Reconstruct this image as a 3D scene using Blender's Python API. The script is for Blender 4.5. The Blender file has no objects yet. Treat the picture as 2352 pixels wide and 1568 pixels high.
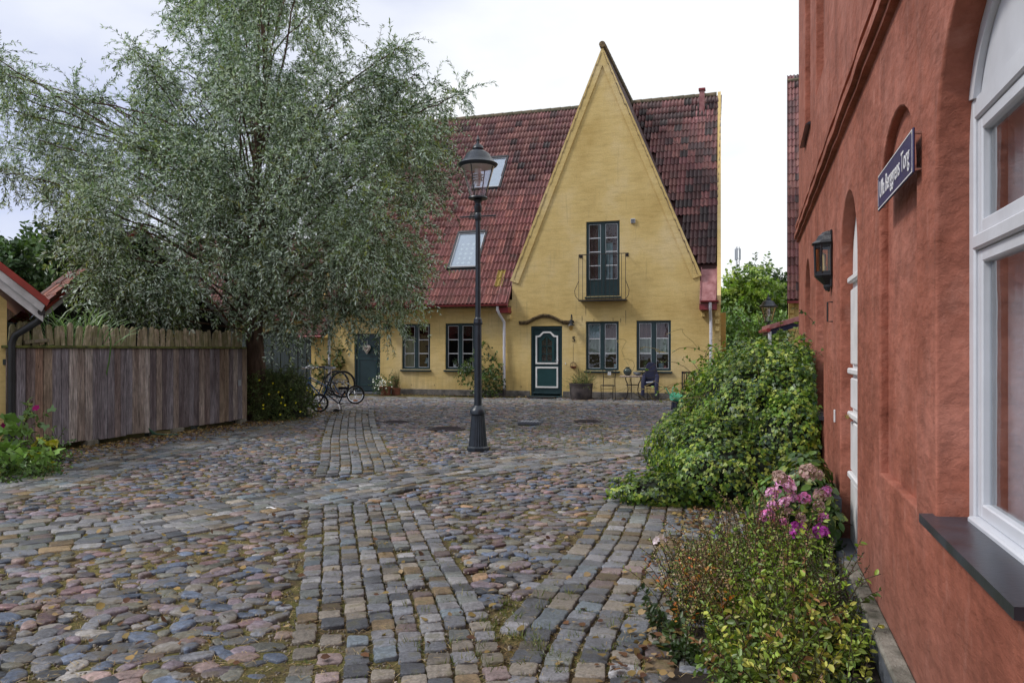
import bpy, bmesh, math, random
import numpy as np
from mathutils import Vector, Matrix
from mathutils.geometry import tessellate_polygon

rnd = random.Random(7)
rng = np.random.default_rng(11)
S = bpy.context.scene
COL = S.collection
R = math.radians
TH = R(17.4)                       # the square's two main directions
U = np.array([math.cos(TH), -math.sin(TH), 0.0])
V = np.array([math.sin(TH), math.cos(TH), 0.0])

# ------------------------------------------------------------ camera, sky, sun
cam_d = bpy.data.cameras.new('camera')
cam = bpy.data.objects.new('camera', cam_d)
COL.objects.link(cam)
cam.location = (0, 0, 1.5)
cam.rotation_euler = (R(90), 0, 0)
cam_d.sensor_width = 36
cam_d.lens = 1773 / 2352 * 36
cam_d.shift_y = 21 / 2352
cam_d.clip_start = 0.05
cam_d.clip_end = 2000
S.camera = cam

SUN_EL, SUN_AZ = 46, -98          # azimuth of the sun, clockwise from +Y
world = bpy.data.worlds.new('World')
S.world = world
world.use_nodes = True
nt = world.node_tree
nt.nodes.clear()
def wn(t, **k):
    n = nt.nodes.new(t)
    for a, b in k.items(): setattr(n, a, b)
    return n
sky = wn('ShaderNodeTexSky', sky_type='NISHITA', sun_disc=False)
sky.sun_elevation = R(SUN_EL)
sky.sun_rotation = R(SUN_AZ)
tc = wn('ShaderNodeTexCoord')
mp = wn('ShaderNodeMapping')
mp.inputs['Scale'].default_value = (1.0, 1.0, 2.2)
nz = wn('ShaderNodeTexNoise')
nz.inputs['Scale'].default_value = 2.6
nz.inputs['Detail'].default_value = 7
nz.inputs['Roughness'].default_value = 0.5
sep = wn('ShaderNodeSeparateXYZ')
ad = wn('ShaderNodeMath', operation='MULTIPLY_ADD')
ad.inputs[1].default_value = 0.42
rmp = wn('ShaderNodeValToRGB')
rmp.color_ramp.elements[0].position = 0.22
rmp.color_ramp.elements[0].color = (4.0, 4.35, 5.7, 1)
rmp.color_ramp.elements[1].position = 0.56
rmp.color_ramp.elements[1].color = (6.5, 6.6, 6.7, 1)
mx = wn('ShaderNodeMixRGB')
mx.inputs[0].default_value = 0.93
bg = wn('ShaderNodeBackground')
bg.inputs[1].default_value = 0.1
wo = wn('ShaderNodeOutputWorld')
L = nt.links.new
L(tc.outputs['Generated'], mp.inputs[0]); L(mp.outputs[0], nz.inputs['Vector'])
L(tc.outputs['Generated'], sep.inputs[0]); L(sep.outputs[0], ad.inputs[0]); L(nz.outputs['Fac'], ad.inputs[2])
L(ad.outputs[0], rmp.inputs[0]); L(sky.outputs[0], mx.inputs[1]); L(rmp.outputs[0], mx.inputs[2])
L(mx.outputs[0], bg.inputs[0]); L(bg.outputs[0], wo.inputs[0])

sd = bpy.data.lights.new('sun', 'SUN')
sd.energy = 1.5
sd.angle = R(12)
sd.color = (1.0, 0.96, 0.9)
so = bpy.data.objects.new('sun', sd)
COL.objects.link(so)
az = R(SUN_AZ)
sv = Vector((math.sin(az) * math.cos(R(SUN_EL)), math.cos(az) * math.cos(R(SUN_EL)), math.sin(R(SUN_EL))))
so.rotation_euler = sv.to_track_quat('Z', 'Y').to_euler()
so.location = sv * 50

S.render.engine = 'CYCLES'
S.cycles.max_bounces = 6
S.cycles.transparent_max_bounces = 12
S.view_settings.view_transform = 'Standard'
S.view_settings.look = 'None'
S.view_settings.exposure = 0.72
S.view_settings.gamma = 1
S.view_settings.use_curve_mapping = False

# ------------------------------------------------------------ materials
class NT:
    def __init__(s, name):
        s.m = bpy.data.materials.new(name)
        s.m.use_nodes = True
        s.t = s.m.node_tree
        s.t.nodes.clear()
        s.out = s.n('ShaderNodeOutputMaterial')
    def n(s, typ, ins=None, **k):
        n = s.t.nodes.new(typ)
        for a, b in k.items(): setattr(n, a, b)
        for a, b in (ins or {}).items():
            if hasattr(b, 'node'): s.t.links.new(b, n.inputs[a])
            else: n.inputs[a].default_value = b
        return n
    def coord(s, rand=False, scale=(1, 1, 1), space='Object'):
        tc = s.n('ShaderNodeTexCoord')
        v = tc.outputs[space]
        if rand:
            oi = s.n('ShaderNodeObjectInfo')
            ml = s.n('ShaderNodeMath', {0: oi.outputs['Random'], 1: 57.0}, operation='MULTIPLY')
            v = s.n('ShaderNodeVectorMath', {0: v, 1: ml.outputs[0]}, operation='ADD').outputs[0]
        return s.n('ShaderNodeMapping', {'Vector': v, 'Scale': scale}).outputs[0]
    def noise(s, v, sc, det=4, ro=0.55):
        return s.n('ShaderNodeTexNoise', {'Vector': v, 'Scale': sc, 'Detail': det, 'Roughness': ro}).outputs['Fac']
    def ramp(s, f, stops):
        r = s.n('ShaderNodeValToRGB', {0: f})
        e = r.color_ramp.elements
        while len(e) < len(stops): e.new(0.5)
        for q, (p, c) in zip(e, stops):
            q.position = p
            q.color = (*c, 1) if len(c) == 3 else c
        return r.outputs[0]
    def mix(s, f, a, b, mode='MIX'):
        n = s.n('ShaderNodeMixRGB', blend_type=mode)
        for i, x in enumerate((f, a, b)):
            if hasattr(x, 'node'): s.t.links.new(x, n.inputs[i])
            else: n.inputs[i].default_value = x if i == 0 else (*x[:3], 1)
        return n.outputs[0]
    def math(s, op, a, b=0.0, c=0.0):
        return s.n('ShaderNodeMath', {0: a, 1: b, 2: c}, operation=op).outputs[0]
    def bump(s, h, dist, strength=1.0, prev=None):
        n = s.n('ShaderNodeBump', {'Height': h, 'Distance': dist, 'Strength': strength})
        if prev is not None: s.t.links.new(prev, n.inputs['Normal'])
        return n.outputs[0]
    def bsdf(s, color, rough=0.7, normal=None, metal=0.0, spec=0.5, **kw):
        b = s.n('ShaderNodeBsdfPrincipled', {'Roughness': rough, 'Metallic': metal, 'Specular IOR Level': spec})
        if hasattr(color, 'node'): s.t.links.new(color, b.inputs['Base Color'])
        else: b.inputs['Base Color'].default_value = (*color[:3], 1)
        if normal is not None: s.t.links.new(normal, b.inputs['Normal'])
        s.t.links.new(b.outputs[0], s.out.inputs[0])
        s.b = b
        return s.m

def paint(name, c, rough=0.5, var=0.15, sc=6.0, bd=0.0015, metal=0.0, c2=None, stretch=(1, 1, 1)):
    t = NT(name)
    v = t.coord(True, stretch)
    n = t.noise(v, sc, 5)
    lo = tuple(x * (1 - var) for x in c)
    hi = c2 if c2 else tuple(min(1, x * (1 + var)) for x in c)
    col = t.ramp(n, [(0.3, lo), (0.7, hi)])
    nb = t.noise(v, sc * 9, 3)
    rr = t.n('ShaderNodeMapRange', {0: n, 3: max(0.05, rough - 0.1), 4: min(1, rough + 0.12)}).outputs[0]
    return t.bsdf(col, rr, t.bump(nb, bd), metal)

def tinted(name, src, rough=0.55, grain=40, gd=0.004, spec=0.5, spots=0.25, moss=None, sub=False, silver=None):
    """colour comes piece by piece from the attribute 'tint' or the object's own colour"""
    t = NT(name)
    if src == 'attr': c = t.n('ShaderNodeAttribute', attribute_name='tint').outputs['Color']
    else: c = t.n('ShaderNodeObjectInfo').outputs['Color']
    v = t.n('ShaderNodeNewGeometry').outputs['Position']
    if sub:
        if silver:
            g = t.n('ShaderNodeNewGeometry').outputs['Backfacing']
            c = t.mix(g, c, silver)
        b = t.n('ShaderNodeBsdfPrincipled', {'Base Color': c, 'Roughness': rough, 'Specular IOR Level': spec})
        tr = t.n('ShaderNodeBsdfTranslucent', {'Color': t.mix(1.0, c, (1.3, 1.5, 0.6), 'MULTIPLY')})
        m = t.n('ShaderNodeMixShader', {0: 0.22, 1: b.outputs[0], 2: tr.outputs[0]})
        t.t.links.new(m.outputs[0], t.out.inputs[0])
        return t.m
    n = t.noise(v, grain, 5, 0.65)
    n2 = t.noise(v, grain / 7, 3)
    k = t.n('ShaderNodeMapRange', {0: n, 1: 0.3, 2: 0.7, 3: 1 - spots, 4: 1 + spots}).outputs[0]
    kk = t.n('ShaderNodeMapRange', {0: n2, 1: 0.3, 2: 0.7, 3: 1 - spots * 0.7, 4: 1 + spots * 0.7}).outputs[0]
    c = t.n('ShaderNodeVectorMath', {0: c, 'Scale': t.math('MULTIPLY', k, kk)}, operation='SCALE').outputs[0]
    if moss:
        f = t.ramp(n2, [(moss[1], (0, 0, 0)), (moss[1] + 0.1, (1, 1, 1))])
        c = t.mix(t.math('MULTIPLY', f, moss[2]), c, moss[0])
    rr = t.n('ShaderNodeMapRange', {0: n2, 1: 0.3, 2: 0.7, 3: rough - 0.12, 4: rough + 0.15}).outputs[0]
    return t.bsdf(c, rr, t.bump(n, gd), 0, spec)

def glass_mat(name, tint=(1, 1, 1), refl=1.0, rough=0.02):
    t = NT(name)
    ge = t.n('ShaderNodeNewGeometry')
    dt = t.n('ShaderNodeVectorMath', {0: ge.outputs['Normal'], 1: ge.outputs['Incoming']}, operation='DOT_PRODUCT').outputs['Value']
    ca = t.math('SUBTRACT', 1.0, t.math('ABSOLUTE', dt))
    fr = t.math('MULTIPLY_ADD', t.math('POWER', ca, 5.0), 0.92, 0.045)
    f = t.math('MULTIPLY', fr, 1.8 * refl)
    v = t.coord(True)
    nb = t.bump(t.noise(v, 3, 2), 0.004)
    g = t.n('ShaderNodeBsdfGlossy', {'Roughness': rough, 'Normal': nb})
    tr = t.n('ShaderNodeBsdfTransparent', {'Color': (*tint, 1)})
    m = t.n('ShaderNodeMixShader', {0: f, 1: tr.outputs[0], 2: g.outputs[0]})
    t.t.links.new(m.outputs[0], t.out.inputs[0])
    return t.m

MT = {}
def yellow_wall():
    t = NT('yellow limewash on brick')
    v = t.coord()
    sp = t.n('ShaderNodeSeparateXYZ', {0: v})
    cb = t.n('ShaderNodeCombineXYZ', {0: sp.outputs[0], 1: sp.outputs[2], 2: sp.outputs[1]})
    wob = t.noise(v, 5, 2)
    vv = t.n('ShaderNodeVectorMath', {0: cb.outputs[0], 1: t.n('ShaderNodeVectorMath', {0: (0.02, 0.012, 0), 'Scale': wob}, operation='SCALE').outputs[0]}, operation='ADD').outputs[0]
    br = t.n('ShaderNodeTexBrick', {'Vector': vv, 'Scale': 1.0, 'Mortar Size': 0.006, 'Mortar Smooth': 1.0, 'Brick Width': 0.25, 'Row Height': 0.077,
                                    'Color1': (1, 1, 1, 1), 'Color2': (0.88, 0.88, 0.88, 1), 'Mortar': (0.35, 0.35, 0.35, 1)})
    n1 = t.noise(v, 0.55, 6, 0.6)
    n2 = t.noise(t.coord(scale=(1.2, 1.2, 6)), 1.6, 6, 0.65)
    n3 = t.noise(v, 22, 4, 0.7)
    c = t.ramp(n1, [(0.32, (0.54, 0.385, 0.145)), (0.5, (0.65, 0.49, 0.21)), (0.68, (0.70, 0.56, 0.31))])
    d = t.ramp(n2, [(0.3, (0.62, 0.60, 0.55)), (0.52, (1, 1, 1)), (0.72, (1.1, 1.1, 1.12))])
    c = t.mix(0.42, c, d, 'MULTIPLY')
    st = t.noise(t.coord(scale=(7, 7, 0.5)), 1.2, 3)
    z = t.n('ShaderNodeMapRange', {0: sp.outputs[2], 1: 0.2, 2: 1.3, 3: 1, 4: 0}).outputs[0]
    g = t.math('MULTIPLY', z, t.ramp(st, [(0.35, (0, 0, 0)), (0.65, (1, 1, 1))]))
    c = t.mix(t.math('MULTIPLY', g, 0.45), c, (0.30, 0.23, 0.10))
    s2 = t.ramp(t.noise(t.coord(scale=(5, 5, 0.35)), 1.7, 4), [(0.60, (0, 0, 0)), (0.74, (1, 1, 1))])
    c = t.mix(t.math('MULTIPLY', s2, 0.35), c, (0.26, 0.20, 0.10))
    c = t.mix(0.35, c, t.ramp(n3, [(0.3, (0.8, 0.8, 0.8)), (0.7, (1.15, 1.15, 1.15))]), 'MULTIPLY')
    nb = t.bump(n3, 0.006, 1, t.bump(t.noise(v, 60, 3), 0.002))
    nb = t.bump(br.outputs['Color'], 0.0025, 0.6, nb)
    nb = t.bump(n2, 0.012, 0.5, nb)
    c = t.mix(0.10, c, br.outputs['Color'], 'MULTIPLY')
    return t.bsdf(c, 0.9, nb, spec=0.2)
MT['yellow'] = yellow_wall()

def red_wall():
    t = NT('red brushed plaster')
    v = t.coord()
    n1 = t.noise(v, 1.1, 6, 0.6)
    vs = t.noise(t.coord(scale=(1, 1.2, 0.6)), 2.6, 6, 0.65)
    n3 = t.noise(t.coord(scale=(1, .45, 1)), 14, 6, 0.7)
    strokes = t.n('ShaderNodeTexNoise', {'Vector': t.coord(scale=(1, .35, 1)), 'Scale': 40, 'Detail': 3, 'Distortion': 1.6}).outputs['Fac']
    c = t.ramp(n1, [(0.3, (0.225, 0.069, 0.041)), (0.5, (0.305, 0.100, 0.063)), (0.7, (0.37, 0.142, 0.100))])
    c = t.mix(0.8, c, t.ramp(vs, [(0.3, (0.62, 0.60, 0.58)), (0.5, (1, 1, 1)), (0.70, (1.3, 1.4, 1.45))]), 'MULTIPLY')
    c = t.mix(0.5, c, t.ramp(n3, [(0.32, (0.72, 0.72, 0.72)), (0.68, (1.25, 1.25, 1.25))]), 'MULTIPLY')
    bl = t.ramp(t.noise(t.coord(scale=(1, 2.2, .8)), 3.3, 6, .7), [(0.56, (0, 0, 0)), (0.72, (1, 1, 1))])
    c = t.mix(t.math('MULTIPLY', bl, 0.55), c, (0.45, 0.21, 0.16))
    dk_ = t.ramp(t.noise(t.coord(scale=(1, 3.0, .35)), 2.1, 5, .7), [(0.56, (0, 0, 0)), (0.72, (1, 1, 1))])
    c = t.mix(t.math('MULTIPLY', dk_, 0.45), c, (0.13, 0.045, 0.030))
    sz_ = t.n('ShaderNodeSeparateXYZ', {0: v})
    low = t.n('ShaderNodeMapRange', {0: sz_.outputs[2], 1: 0.15, 2: 0.75, 3: 1, 4: 0}).outputs[0]
    c = t.mix(t.math('MULTIPLY', t.math('MULTIPLY', low, n3), 0.9), c, (0.16, 0.085, 0.065))
    nb = t.bump(strokes, 0.003, 0.9)
    nb = t.bump(n3, 0.008, 0.8, nb)
    nb = t.bump(t.noise(t.coord(scale=(1, .6, 1)), 4.0, 3), 0.05, 0.9, nb)
    return t.bsdf(c, 0.78, nb, spec=0.3)
MT['red'] = red_wall()
MT['green'] = paint('dark green paint', (0.012, 0.034, 0.040), 0.35, 0.2, 4)
MT['green_panel'] = paint('dark green door panel', (0.012, 0.050, 0.054), 0.35, 0.15, 4)
MT['white'] = paint('white paint', (0.72, 0.72, 0.72), 0.45, 0.08, 5)
MT['whiteframe'] = paint('grey white window paint', (0.60, 0.62, 0.66), 0.4, 0.07, 4, 0.0008)
MT['pipe'] = paint('white painted downpipe', (0.62, 0.62, 0.68), 0.4, 0.1, 3)
MT['black'] = paint('black painted metal', (0.018, 0.020, 0.024), 0.38, 0.25, 8)
MT['lampblue'] = paint('blue black cast iron paint', (0.020, 0.028, 0.040), 0.33, 0.3, 9, 0.002)
MT['iron'] = paint('wrought iron', (0.02, 0.016, 0.016), 0.55, 0.3, 20)
MT['chrome'] = paint('chrome', (0.7, 0.7, 0.72), 0.2, 0.05, 8, 0.0, 1.0)
MT['brass'] = paint('brass', (0.5, 0.35, 0.12), 0.3, 0.1, 8, 0.0, 1.0)
MT['rubber'] = paint('black rubber', (0.018, 0.018, 0.02), 0.7)
MT['redmetal'] = paint('painted red sheet metal', (0.27, 0.07, 0.07), 0.5, 0.3, 5, 0.001, 0, (0.40, 0.19, 0.19))
MT['gutter'] = paint('red gutter paint', (0.22, 0.03, 0.035), 0.4, 0.2, 5)
MT['plinth'] = paint('grey tarred plinth', (0.075, 0.07, 0.072), 0.8, 0.5, 5, 0.008, 0, (0.20, 0.185, 0.17))
MT['slate'] = paint('dark wet slate', (0.03, 0.036, 0.048), 0.3, 0.4, 6, 0.0006)
MT['stone'] = paint('grey stone', (0.10, 0.11, 0.13), 0.7, 0.3, 8, 0.005)
MT['ledge'] = paint('mossy stone ledge', (0.10, 0.10, 0.07), 0.85, 0.5, 9, 0.008, 0, (0.26, 0.24, 0.20))
MT['arch'] = paint('weathered brown brick moulding', (0.07, 0.05, 0.03), 0.85, 0.4, 14, 0.01, 0, (0.27, 0.19, 0.09))
MT['ridge'] = paint('mossy ridge mortar', (0.10, 0.115, 0.07), 0.9, 0.4, 5, 0.01, 0, (0.20, 0.15, 0.10))
MT['roofdeck'] = paint('roof boarding', (0.05, 0.02, 0.018), 0.9)
MT['room'] = paint('dim room wall', (0.16, 0.12, 0.09), 0.9)
MT['roomdark'] = paint('dark room wall', (0.03, 0.028, 0.03), 0.9)
MT['curtain'] = paint('red brown curtain', (0.16, 0.075, 0.07), 0.9, 0.5, 1.5, 0.02, 0, None, (30, 1, 1))
MT['curtain_blue'] = paint('pale blue curtain', (0.30, 0.42, 0.46), 0.9, 0.5, 1.5, 0.02, 0, None, (30, 1, 1))
MT['voile'] = paint('pale green voile curtain', (0.30, 0.36, 0.30), 0.9, 0.45, 1.5, 0.02, 0, None, (50, 1, 1))
MT['glass'] = glass_mat('window glass', (0.86, 0.90, 0.92), 1.0)
MT['lampglass'] = glass_mat('lantern glass', (0.92, 0.90, 0.94), 1.6)
MT['amber'] = glass_mat('amber lantern glass', (0.82, 0.72, 0.48), 1.0, 0.15)
MT['skyglass'] = paint('skylight glass', (0.30, 0.33, 0.38), 0.06, 0.08, 1, 0.0)
MT['blind'] = paint('white blind', (0.68, 0.68, 0.74), 0.7, 0.05)
MT['star'] = paint('white star print', (0.9, 0.9, 0.92), 0.7, 0.02)
MT['navy'] = paint('navy padded cloth', (0.010, 0.013, 0.045), 0.75, 0.3, 8, 0.004)
MT['mint'] = paint('mint green plastic', (0.10, 0.52, 0.28), 0.35, 0.1)
MT['bikeblue'] = paint('blue bicycle enamel', (0.02, 0.10, 0.26), 0.25, 0.2)
MT['bikedark'] = paint('dark navy bicycle enamel', (0.012, 0.014, 0.03), 0.25, 0.2)
MT['saddlegrey'] = paint('pale grey saddle', (0.42, 0.44, 0.52), 0.5, 0.1)
MT['reflector'] = paint('orange reflector', (0.85, 0.25, 0.02), 0.3, 0.1)
MT['terracotta'] = paint('terracotta', (0.22, 0.08, 0.05), 0.8, 0.2)
MT['zinc'] = paint('dark metal tub', (0.04, 0.035, 0.045), 0.55, 0.5, 5, 0.003, 0, (0.11, 0.09, 0.085))
MT['mosaic'] = paint('mosaic table edge', (0.16, 0.10, 0.09), 0.5, 0.6, 30, 0.001, 0, (0.55, 0.45, 0.38))
MT['glaze'] = paint('dark green glaze', (0.035, 0.05, 0.045), 0.2, 0.4, 9)
MT['wicker'] = paint('pale woven twigs', (0.30, 0.22, 0.18), 0.8, 0.5, 30, 0.01, 0, (0.62, 0.55, 0.5))
MT['mat'] = paint('dark door mat', (0.015, 0.015, 0.015), 0.95, 0.3, 60, 0.01)
MT['signblue'] = paint('dark blue enamel', (0.022, 0.018, 0.085), 0.5, 0.1)
MT['enamel'] = paint('white enamel', (0.8, 0.8, 0.82), 0.3, 0.05)
MT['bark'] = paint('brown bark', (0.075, 0.045, 0.032), 0.9, 0.5, 3, 0.04, 0, (0.20, 0.125, 0.09), (4, 4, 0.6))
MT['twig'] = paint('twig bark', (0.05, 0.035, 0.02), 0.9, 0.3)
MT['darkplank'] = paint('dark green stained plank', (0.022, 0.034, 0.034), 0.6, 0.4, 3, 0.003, 0, None, (6, 6, 0.6))
MT['blackboard'] = paint('black stained plank', (0.010, 0.011, 0.012), 0.7, 0.4, 3, 0.003)
MT['mossrail'] = paint('moss covered rail', (0.055, 0.065, 0.018), 0.95, 0.4, 9, 0.012, 0, (0.17, 0.19, 0.05))
MT['bargewhite'] = paint('weathered white bargeboard', (0.42, 0.42, 0.42), 0.6, 0.3, 5, 0.002, 0, (0.6, 0.6, 0.62))
MT['bargered'] = paint('red bargeboard', (0.28, 0.035, 0.025), 0.5, 0.2)
MT['navyboard'] = paint('navy painted board', (0.012, 0.018, 0.06), 0.45, 0.2)
MT['mast'] = paint('galvanised mast steel', (0.35, 0.38, 0.42), 0.5, 0.1)
MT['iron_cover'] = paint('rusty iron cover', (0.035, 0.026, 0.03), 0.6, 0.4, 8, 0.004)
MT['hosegreen'] = paint('green hose', (0.02, 0.09, 0.05), 0.4)
MT['strawstem'] = paint('pale dry stem', (0.30, 0.25, 0.10), 0.8)
MT['core'] = paint('dark filler core', (0.010, 0.014, 0.006), 1.0, 0.3)  # near-black filler inside foliage, stands in for its dark shaded interior
MT['soil'] = paint('dark soil', (0.03, 0.02, 0.013), 1.0, 0.4, 20, 0.02)
MT['leaf'] = tinted('leaves', 'attr', 0.42, sub=True, spec=0.5)
MT['willowleaf'] = tinted('silver willow leaves', 'attr', 0.45, sub=True, spec=0.5, silver=(0.55, 0.66, 0.60))
MT['petal'] = tinted('petals', 'attr', 0.6, sub=True, spec=0.2)
MT['tile_attr'] = tinted('roof tiles', 'attr', 0.5, 26, 0.005, 0.45, 0.35, ((0.035, 0.035, 0.03), 0.56, 0.55))
MT['tile_obj'] = tinted('roof tile', 'obj', 0.5, 26, 0.005, 0.45, 0.35, ((0.035, 0.035, 0.03), 0.56, 0.55))
MT['sett_attr'] = tinted('granite setts', 'attr', 0.42, 60, 0.007, 0.5, 0.45, ((0.085, 0.08, 0.03), 0.56, 0.55))
MT['sett_obj'] = tinted('granite sett', 'obj', 0.42, 60, 0.007, 0.5, 0.45, ((0.085, 0.08, 0.03), 0.56, 0.55))
MT['cob_attr'] = tinted('field stones', 'attr', 0.42, 50, 0.007, 0.45, 0.5, ((0.10, 0.08, 0.04), 0.50, 0.6))
MT['cob_obj'] = tinted('field stone', 'obj', 0.42, 50, 0.007, 0.45, 0.5, ((0.10, 0.08, 0.04), 0.50, 0.6))

def plank_mat(name, grainc, mossy=0.0):
    t = NT(name)
    c = t.n('ShaderNodeObjectInfo').outputs['Color']
    g = t.noise(t.coord(True, (1, 14, 0.9)), 5, 6, 0.7)
    kn = t.n('ShaderNodeTexVoronoi', {'Vector': t.coord(True, (1, 5, 1.4)), 'Scale': 1.7}).outputs['Distance']
    n2 = t.noise(t.coord(True, (1, 3, 0.5)), 2.2, 4)
    c = t.mix(1, c, t.ramp(g, [(0.30, (0.28, 0.27, 0.29)), (0.5, (1, 1, 1)), (0.68, (2.0, 1.95, 1.95))]), 'MULTIPLY')
    c = t.mix(0.8, c, t.ramp(n2, [(0.3, (0.50, 0.42, 0.42)), (0.55, (1, 1, 1)), (0.75, (1.6, 1.65, 1.75))]), 'MULTIPLY')
    c = t.mix(t.ramp(kn, [(0.03, (1, 1, 1)), (0.09, (0, 0, 0))]), c, grainc)
    if mossy:
        m = t.ramp(t.noise(t.coord(True), 9, 4), [(0.4, (0, 0, 0)), (0.6, (1, 1, 1))])
        c = t.mix(t.math('MULTIPLY', m, mossy), c, (0.12, 0.13, 0.04))
    return t.bsdf(c, 0.75, t.bump(g, 0.004), spec=0.3)
MT['plank'] = plank_mat('weathered grey brown planks', (0.03, 0.018, 0.015))
MT['picket'] = plank_mat('weathered pickets', (0.05, 0.04, 0.02), 0.55)

def ground_mat():
    t = NT('sandy joints with moss and straw')
    v = t.coord()
    n1 = t.noise(v, 0.45, 5)
    n2 = t.noise(v, 3.0, 5, 0.65)
    n3 = t.noise(v, 55, 4, 0.7)
    straw = t.n('ShaderNodeTexNoise', {'Vector': v, 'Scale': 30, 'Detail': 3, 'Distortion': 4.0}).outputs['Fac']
    c = t.ramp(n3, [(0.3, (0.020, 0.014, 0.009)), (0.7, (0.095, 0.066, 0.04))])
    ms = t.ramp(n2, [(0.40, (0, 0, 0)), (0.56, (1, 1, 1))])
    c = t.mix(t.math('MULTIPLY', ms, 0.6), c, t.ramp(n3, [(0.3, (0.05, 0.06, 0.012)), (0.7, (0.21, 0.21, 0.05))]))
    sw = t.math('MULTIPLY', t.ramp(straw, [(0.52, (0, 0, 0)), (0.60, (1, 1, 1))]), t.ramp(n1, [(0.38, (0, 0, 0)), (0.6, (1, 1, 1))]))
    c = t.mix(t.math('MULTIPLY', sw, 0.8), c, (0.30, 0.21, 0.09))
    return t.bsdf(c, 0.92, t.bump(n3, 0.012, 1, t.bump(n2, 0.02)), spec=0.25)
MT['ground'] = ground_mat()

# ------------------------------------------------------------ mesh helpers
class MB:
    def __init__(s): s.v = []; s.f = []
    def add(s, vs, fs):
        o = len(s.v)
        s.v += [tuple(float(q) for q in p) for p in vs]
        s.f += [tuple(i + o for i in f) for f in fs]
        return s
    def box(s, x0, x1, y0, y1, z0, z1, bev=0.0):
        if bev <= 0:
            vs = [(x, y, z) for z in (z0, z1) for y in (y0, y1) for x in (x0, x1)]
            return s.add(vs, [(0, 2, 3, 1), (4, 5, 7, 6), (0, 1, 5, 4), (2, 6, 7, 3), (0, 4, 6, 2), (1, 3, 7, 5)])
        bm = bmesh.new()
        r = bmesh.ops.create_cube(bm, size=1)
        for q in bm.verts: q.co = ((x0 + x1) / 2 + q.co.x * (x1 - x0), (y0 + y1) / 2 + q.co.y * (y1 - y0), (z0 + z1) / 2 + q.co.z * (z1 - z0))
        bmesh.ops.bevel(bm, geom=bm.edges[:], offset=bev, segments=1, affect='EDGES')
        bm.verts.index_update()
        s.add([q.co for q in bm.verts], [[w.index for w in f.verts] for f in bm.faces])
        bm.free()
        return s
    def tube(s, pts, r, n=8, cap=True):
        pts = [Vector(p) for p in pts]
        rr = r if isinstance(r, (list, tuple)) else [r] * len(pts)
        d0 = (pts[1] - pts[0]).normalized()
        a = d0.orthogonal().normalized()
        vs = []
        for i, p in enumerate(pts):
            d = (pts[min(i + 1, len(pts) - 1)] - pts[max(i - 1, 0)]).normalized()
            a = (a - d * a.dot(d))
            a = a.normalized() if a.length > 1e-6 else d.orthogonal().normalized()
            b = d.cross(a)
            for k in range(n):
                t = 2 * math.pi * k / n
                vs.append(p + (a * math.cos(t) + b * math.sin(t)) * rr[i])
        fs = [(i * n + k, i * n + (k + 1) % n, (i + 1) * n + (k + 1) % n, (i + 1) * n + k) for i in range(len(pts) - 1) for k in range(n)]
        if cap:
            fs.append(tuple(reversed(range(n))))
            fs.append(tuple((len(pts) - 1) * n + k for k in range(n)))
        return s.add(vs, fs)
    def lathe(s, prof, n=24, c=(0, 0, 0), a0=0, a1=None, flute=0.0):
        full = a1 is None
        m = n if full else n + 1
        vs = []
        for r, z in prof:
            for k in range(m):
                t = a0 + (2 * math.pi if full else a1 - a0) * k / n
                q = r * (1 - flute * (k % 2))
                vs.append((c[0] + q * math.cos(t), c[1] + q * math.sin(t), c[2] + z))
        fs = []
        for i in range(len(prof) - 1):
            for k in range(n):
                k2 = (k + 1) % m
                fs.append((i * m + k, i * m + k2, (i + 1) * m + k2, (i + 1) * m + k))
        return s.add(vs, fs)
    def prism(s, loop, fn0, fn1):
        """loop of 2D points; fn0/fn1 map a 2D point to the back/front 3D point"""
        n = len(loop)
        vs = [fn0(p) for p in loop] + [fn1(p) for p in loop]
        tr = tessellate_polygon([[Vector((p[0], p[1], 0)) for p in loop]])
        fs = [tuple(reversed(t)) for t in tr] + [tuple(i + n for i in t) for t in tr]
        fs += [(i, (i + 1) % n, (i + 1) % n + n, i + n) for i in range(n)]
        return s.add(vs, fs)
    def build(s, name, mat, parent=None, smooth=False, color=None, loc=None):
        me = bpy.data.meshes.new(name)
        me.from_pydata(s.v, [], s.f)
        bm = bmesh.new(); bm.from_mesh(me)
        bmesh.ops.recalc_face_normals(bm, faces=bm.faces)
        bm.to_mesh(me); bm.free()
        me.materials.append(MT[mat] if isinstance(mat, str) else mat)
        if smooth:
            me.polygons.foreach_set('use_smooth', [True] * len(me.polygons))
            try: me.set_sharp_from_angle(angle=R(40))
            except Exception: pass
        o = bpy.data.objects.new(name, me)
        COL.objects.link(o)
        if parent is not None: o.parent = parent
        if color is not None: o.color = (*color, 1)
        if loc is not None: o.location = loc
        return o

def tag(o, label=None, cat=None, group=None, kind=None):
    if label: o['label'] = label
    if cat: o['category'] = cat
    if group: o['group'] = group
    if kind: o['kind'] = kind
    return o
def thing(name, label, cat, loc=(0, 0, 0), rz=0, group=None):
    o = bpy.data.objects.new(name, None)
    o.empty_display_size = 0.2
    COL.objects.link(o)
    o.location = loc
    o.rotation_euler = (0, 0, rz)
    return tag(o, label, cat, group)
def copy_tree(o, parent=None):
    kids = [c for c in o.children]
    c = o.copy(); COL.objects.link(c); c.parent = parent
    for k in kids: copy_tree(k, c)
    return c

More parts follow.
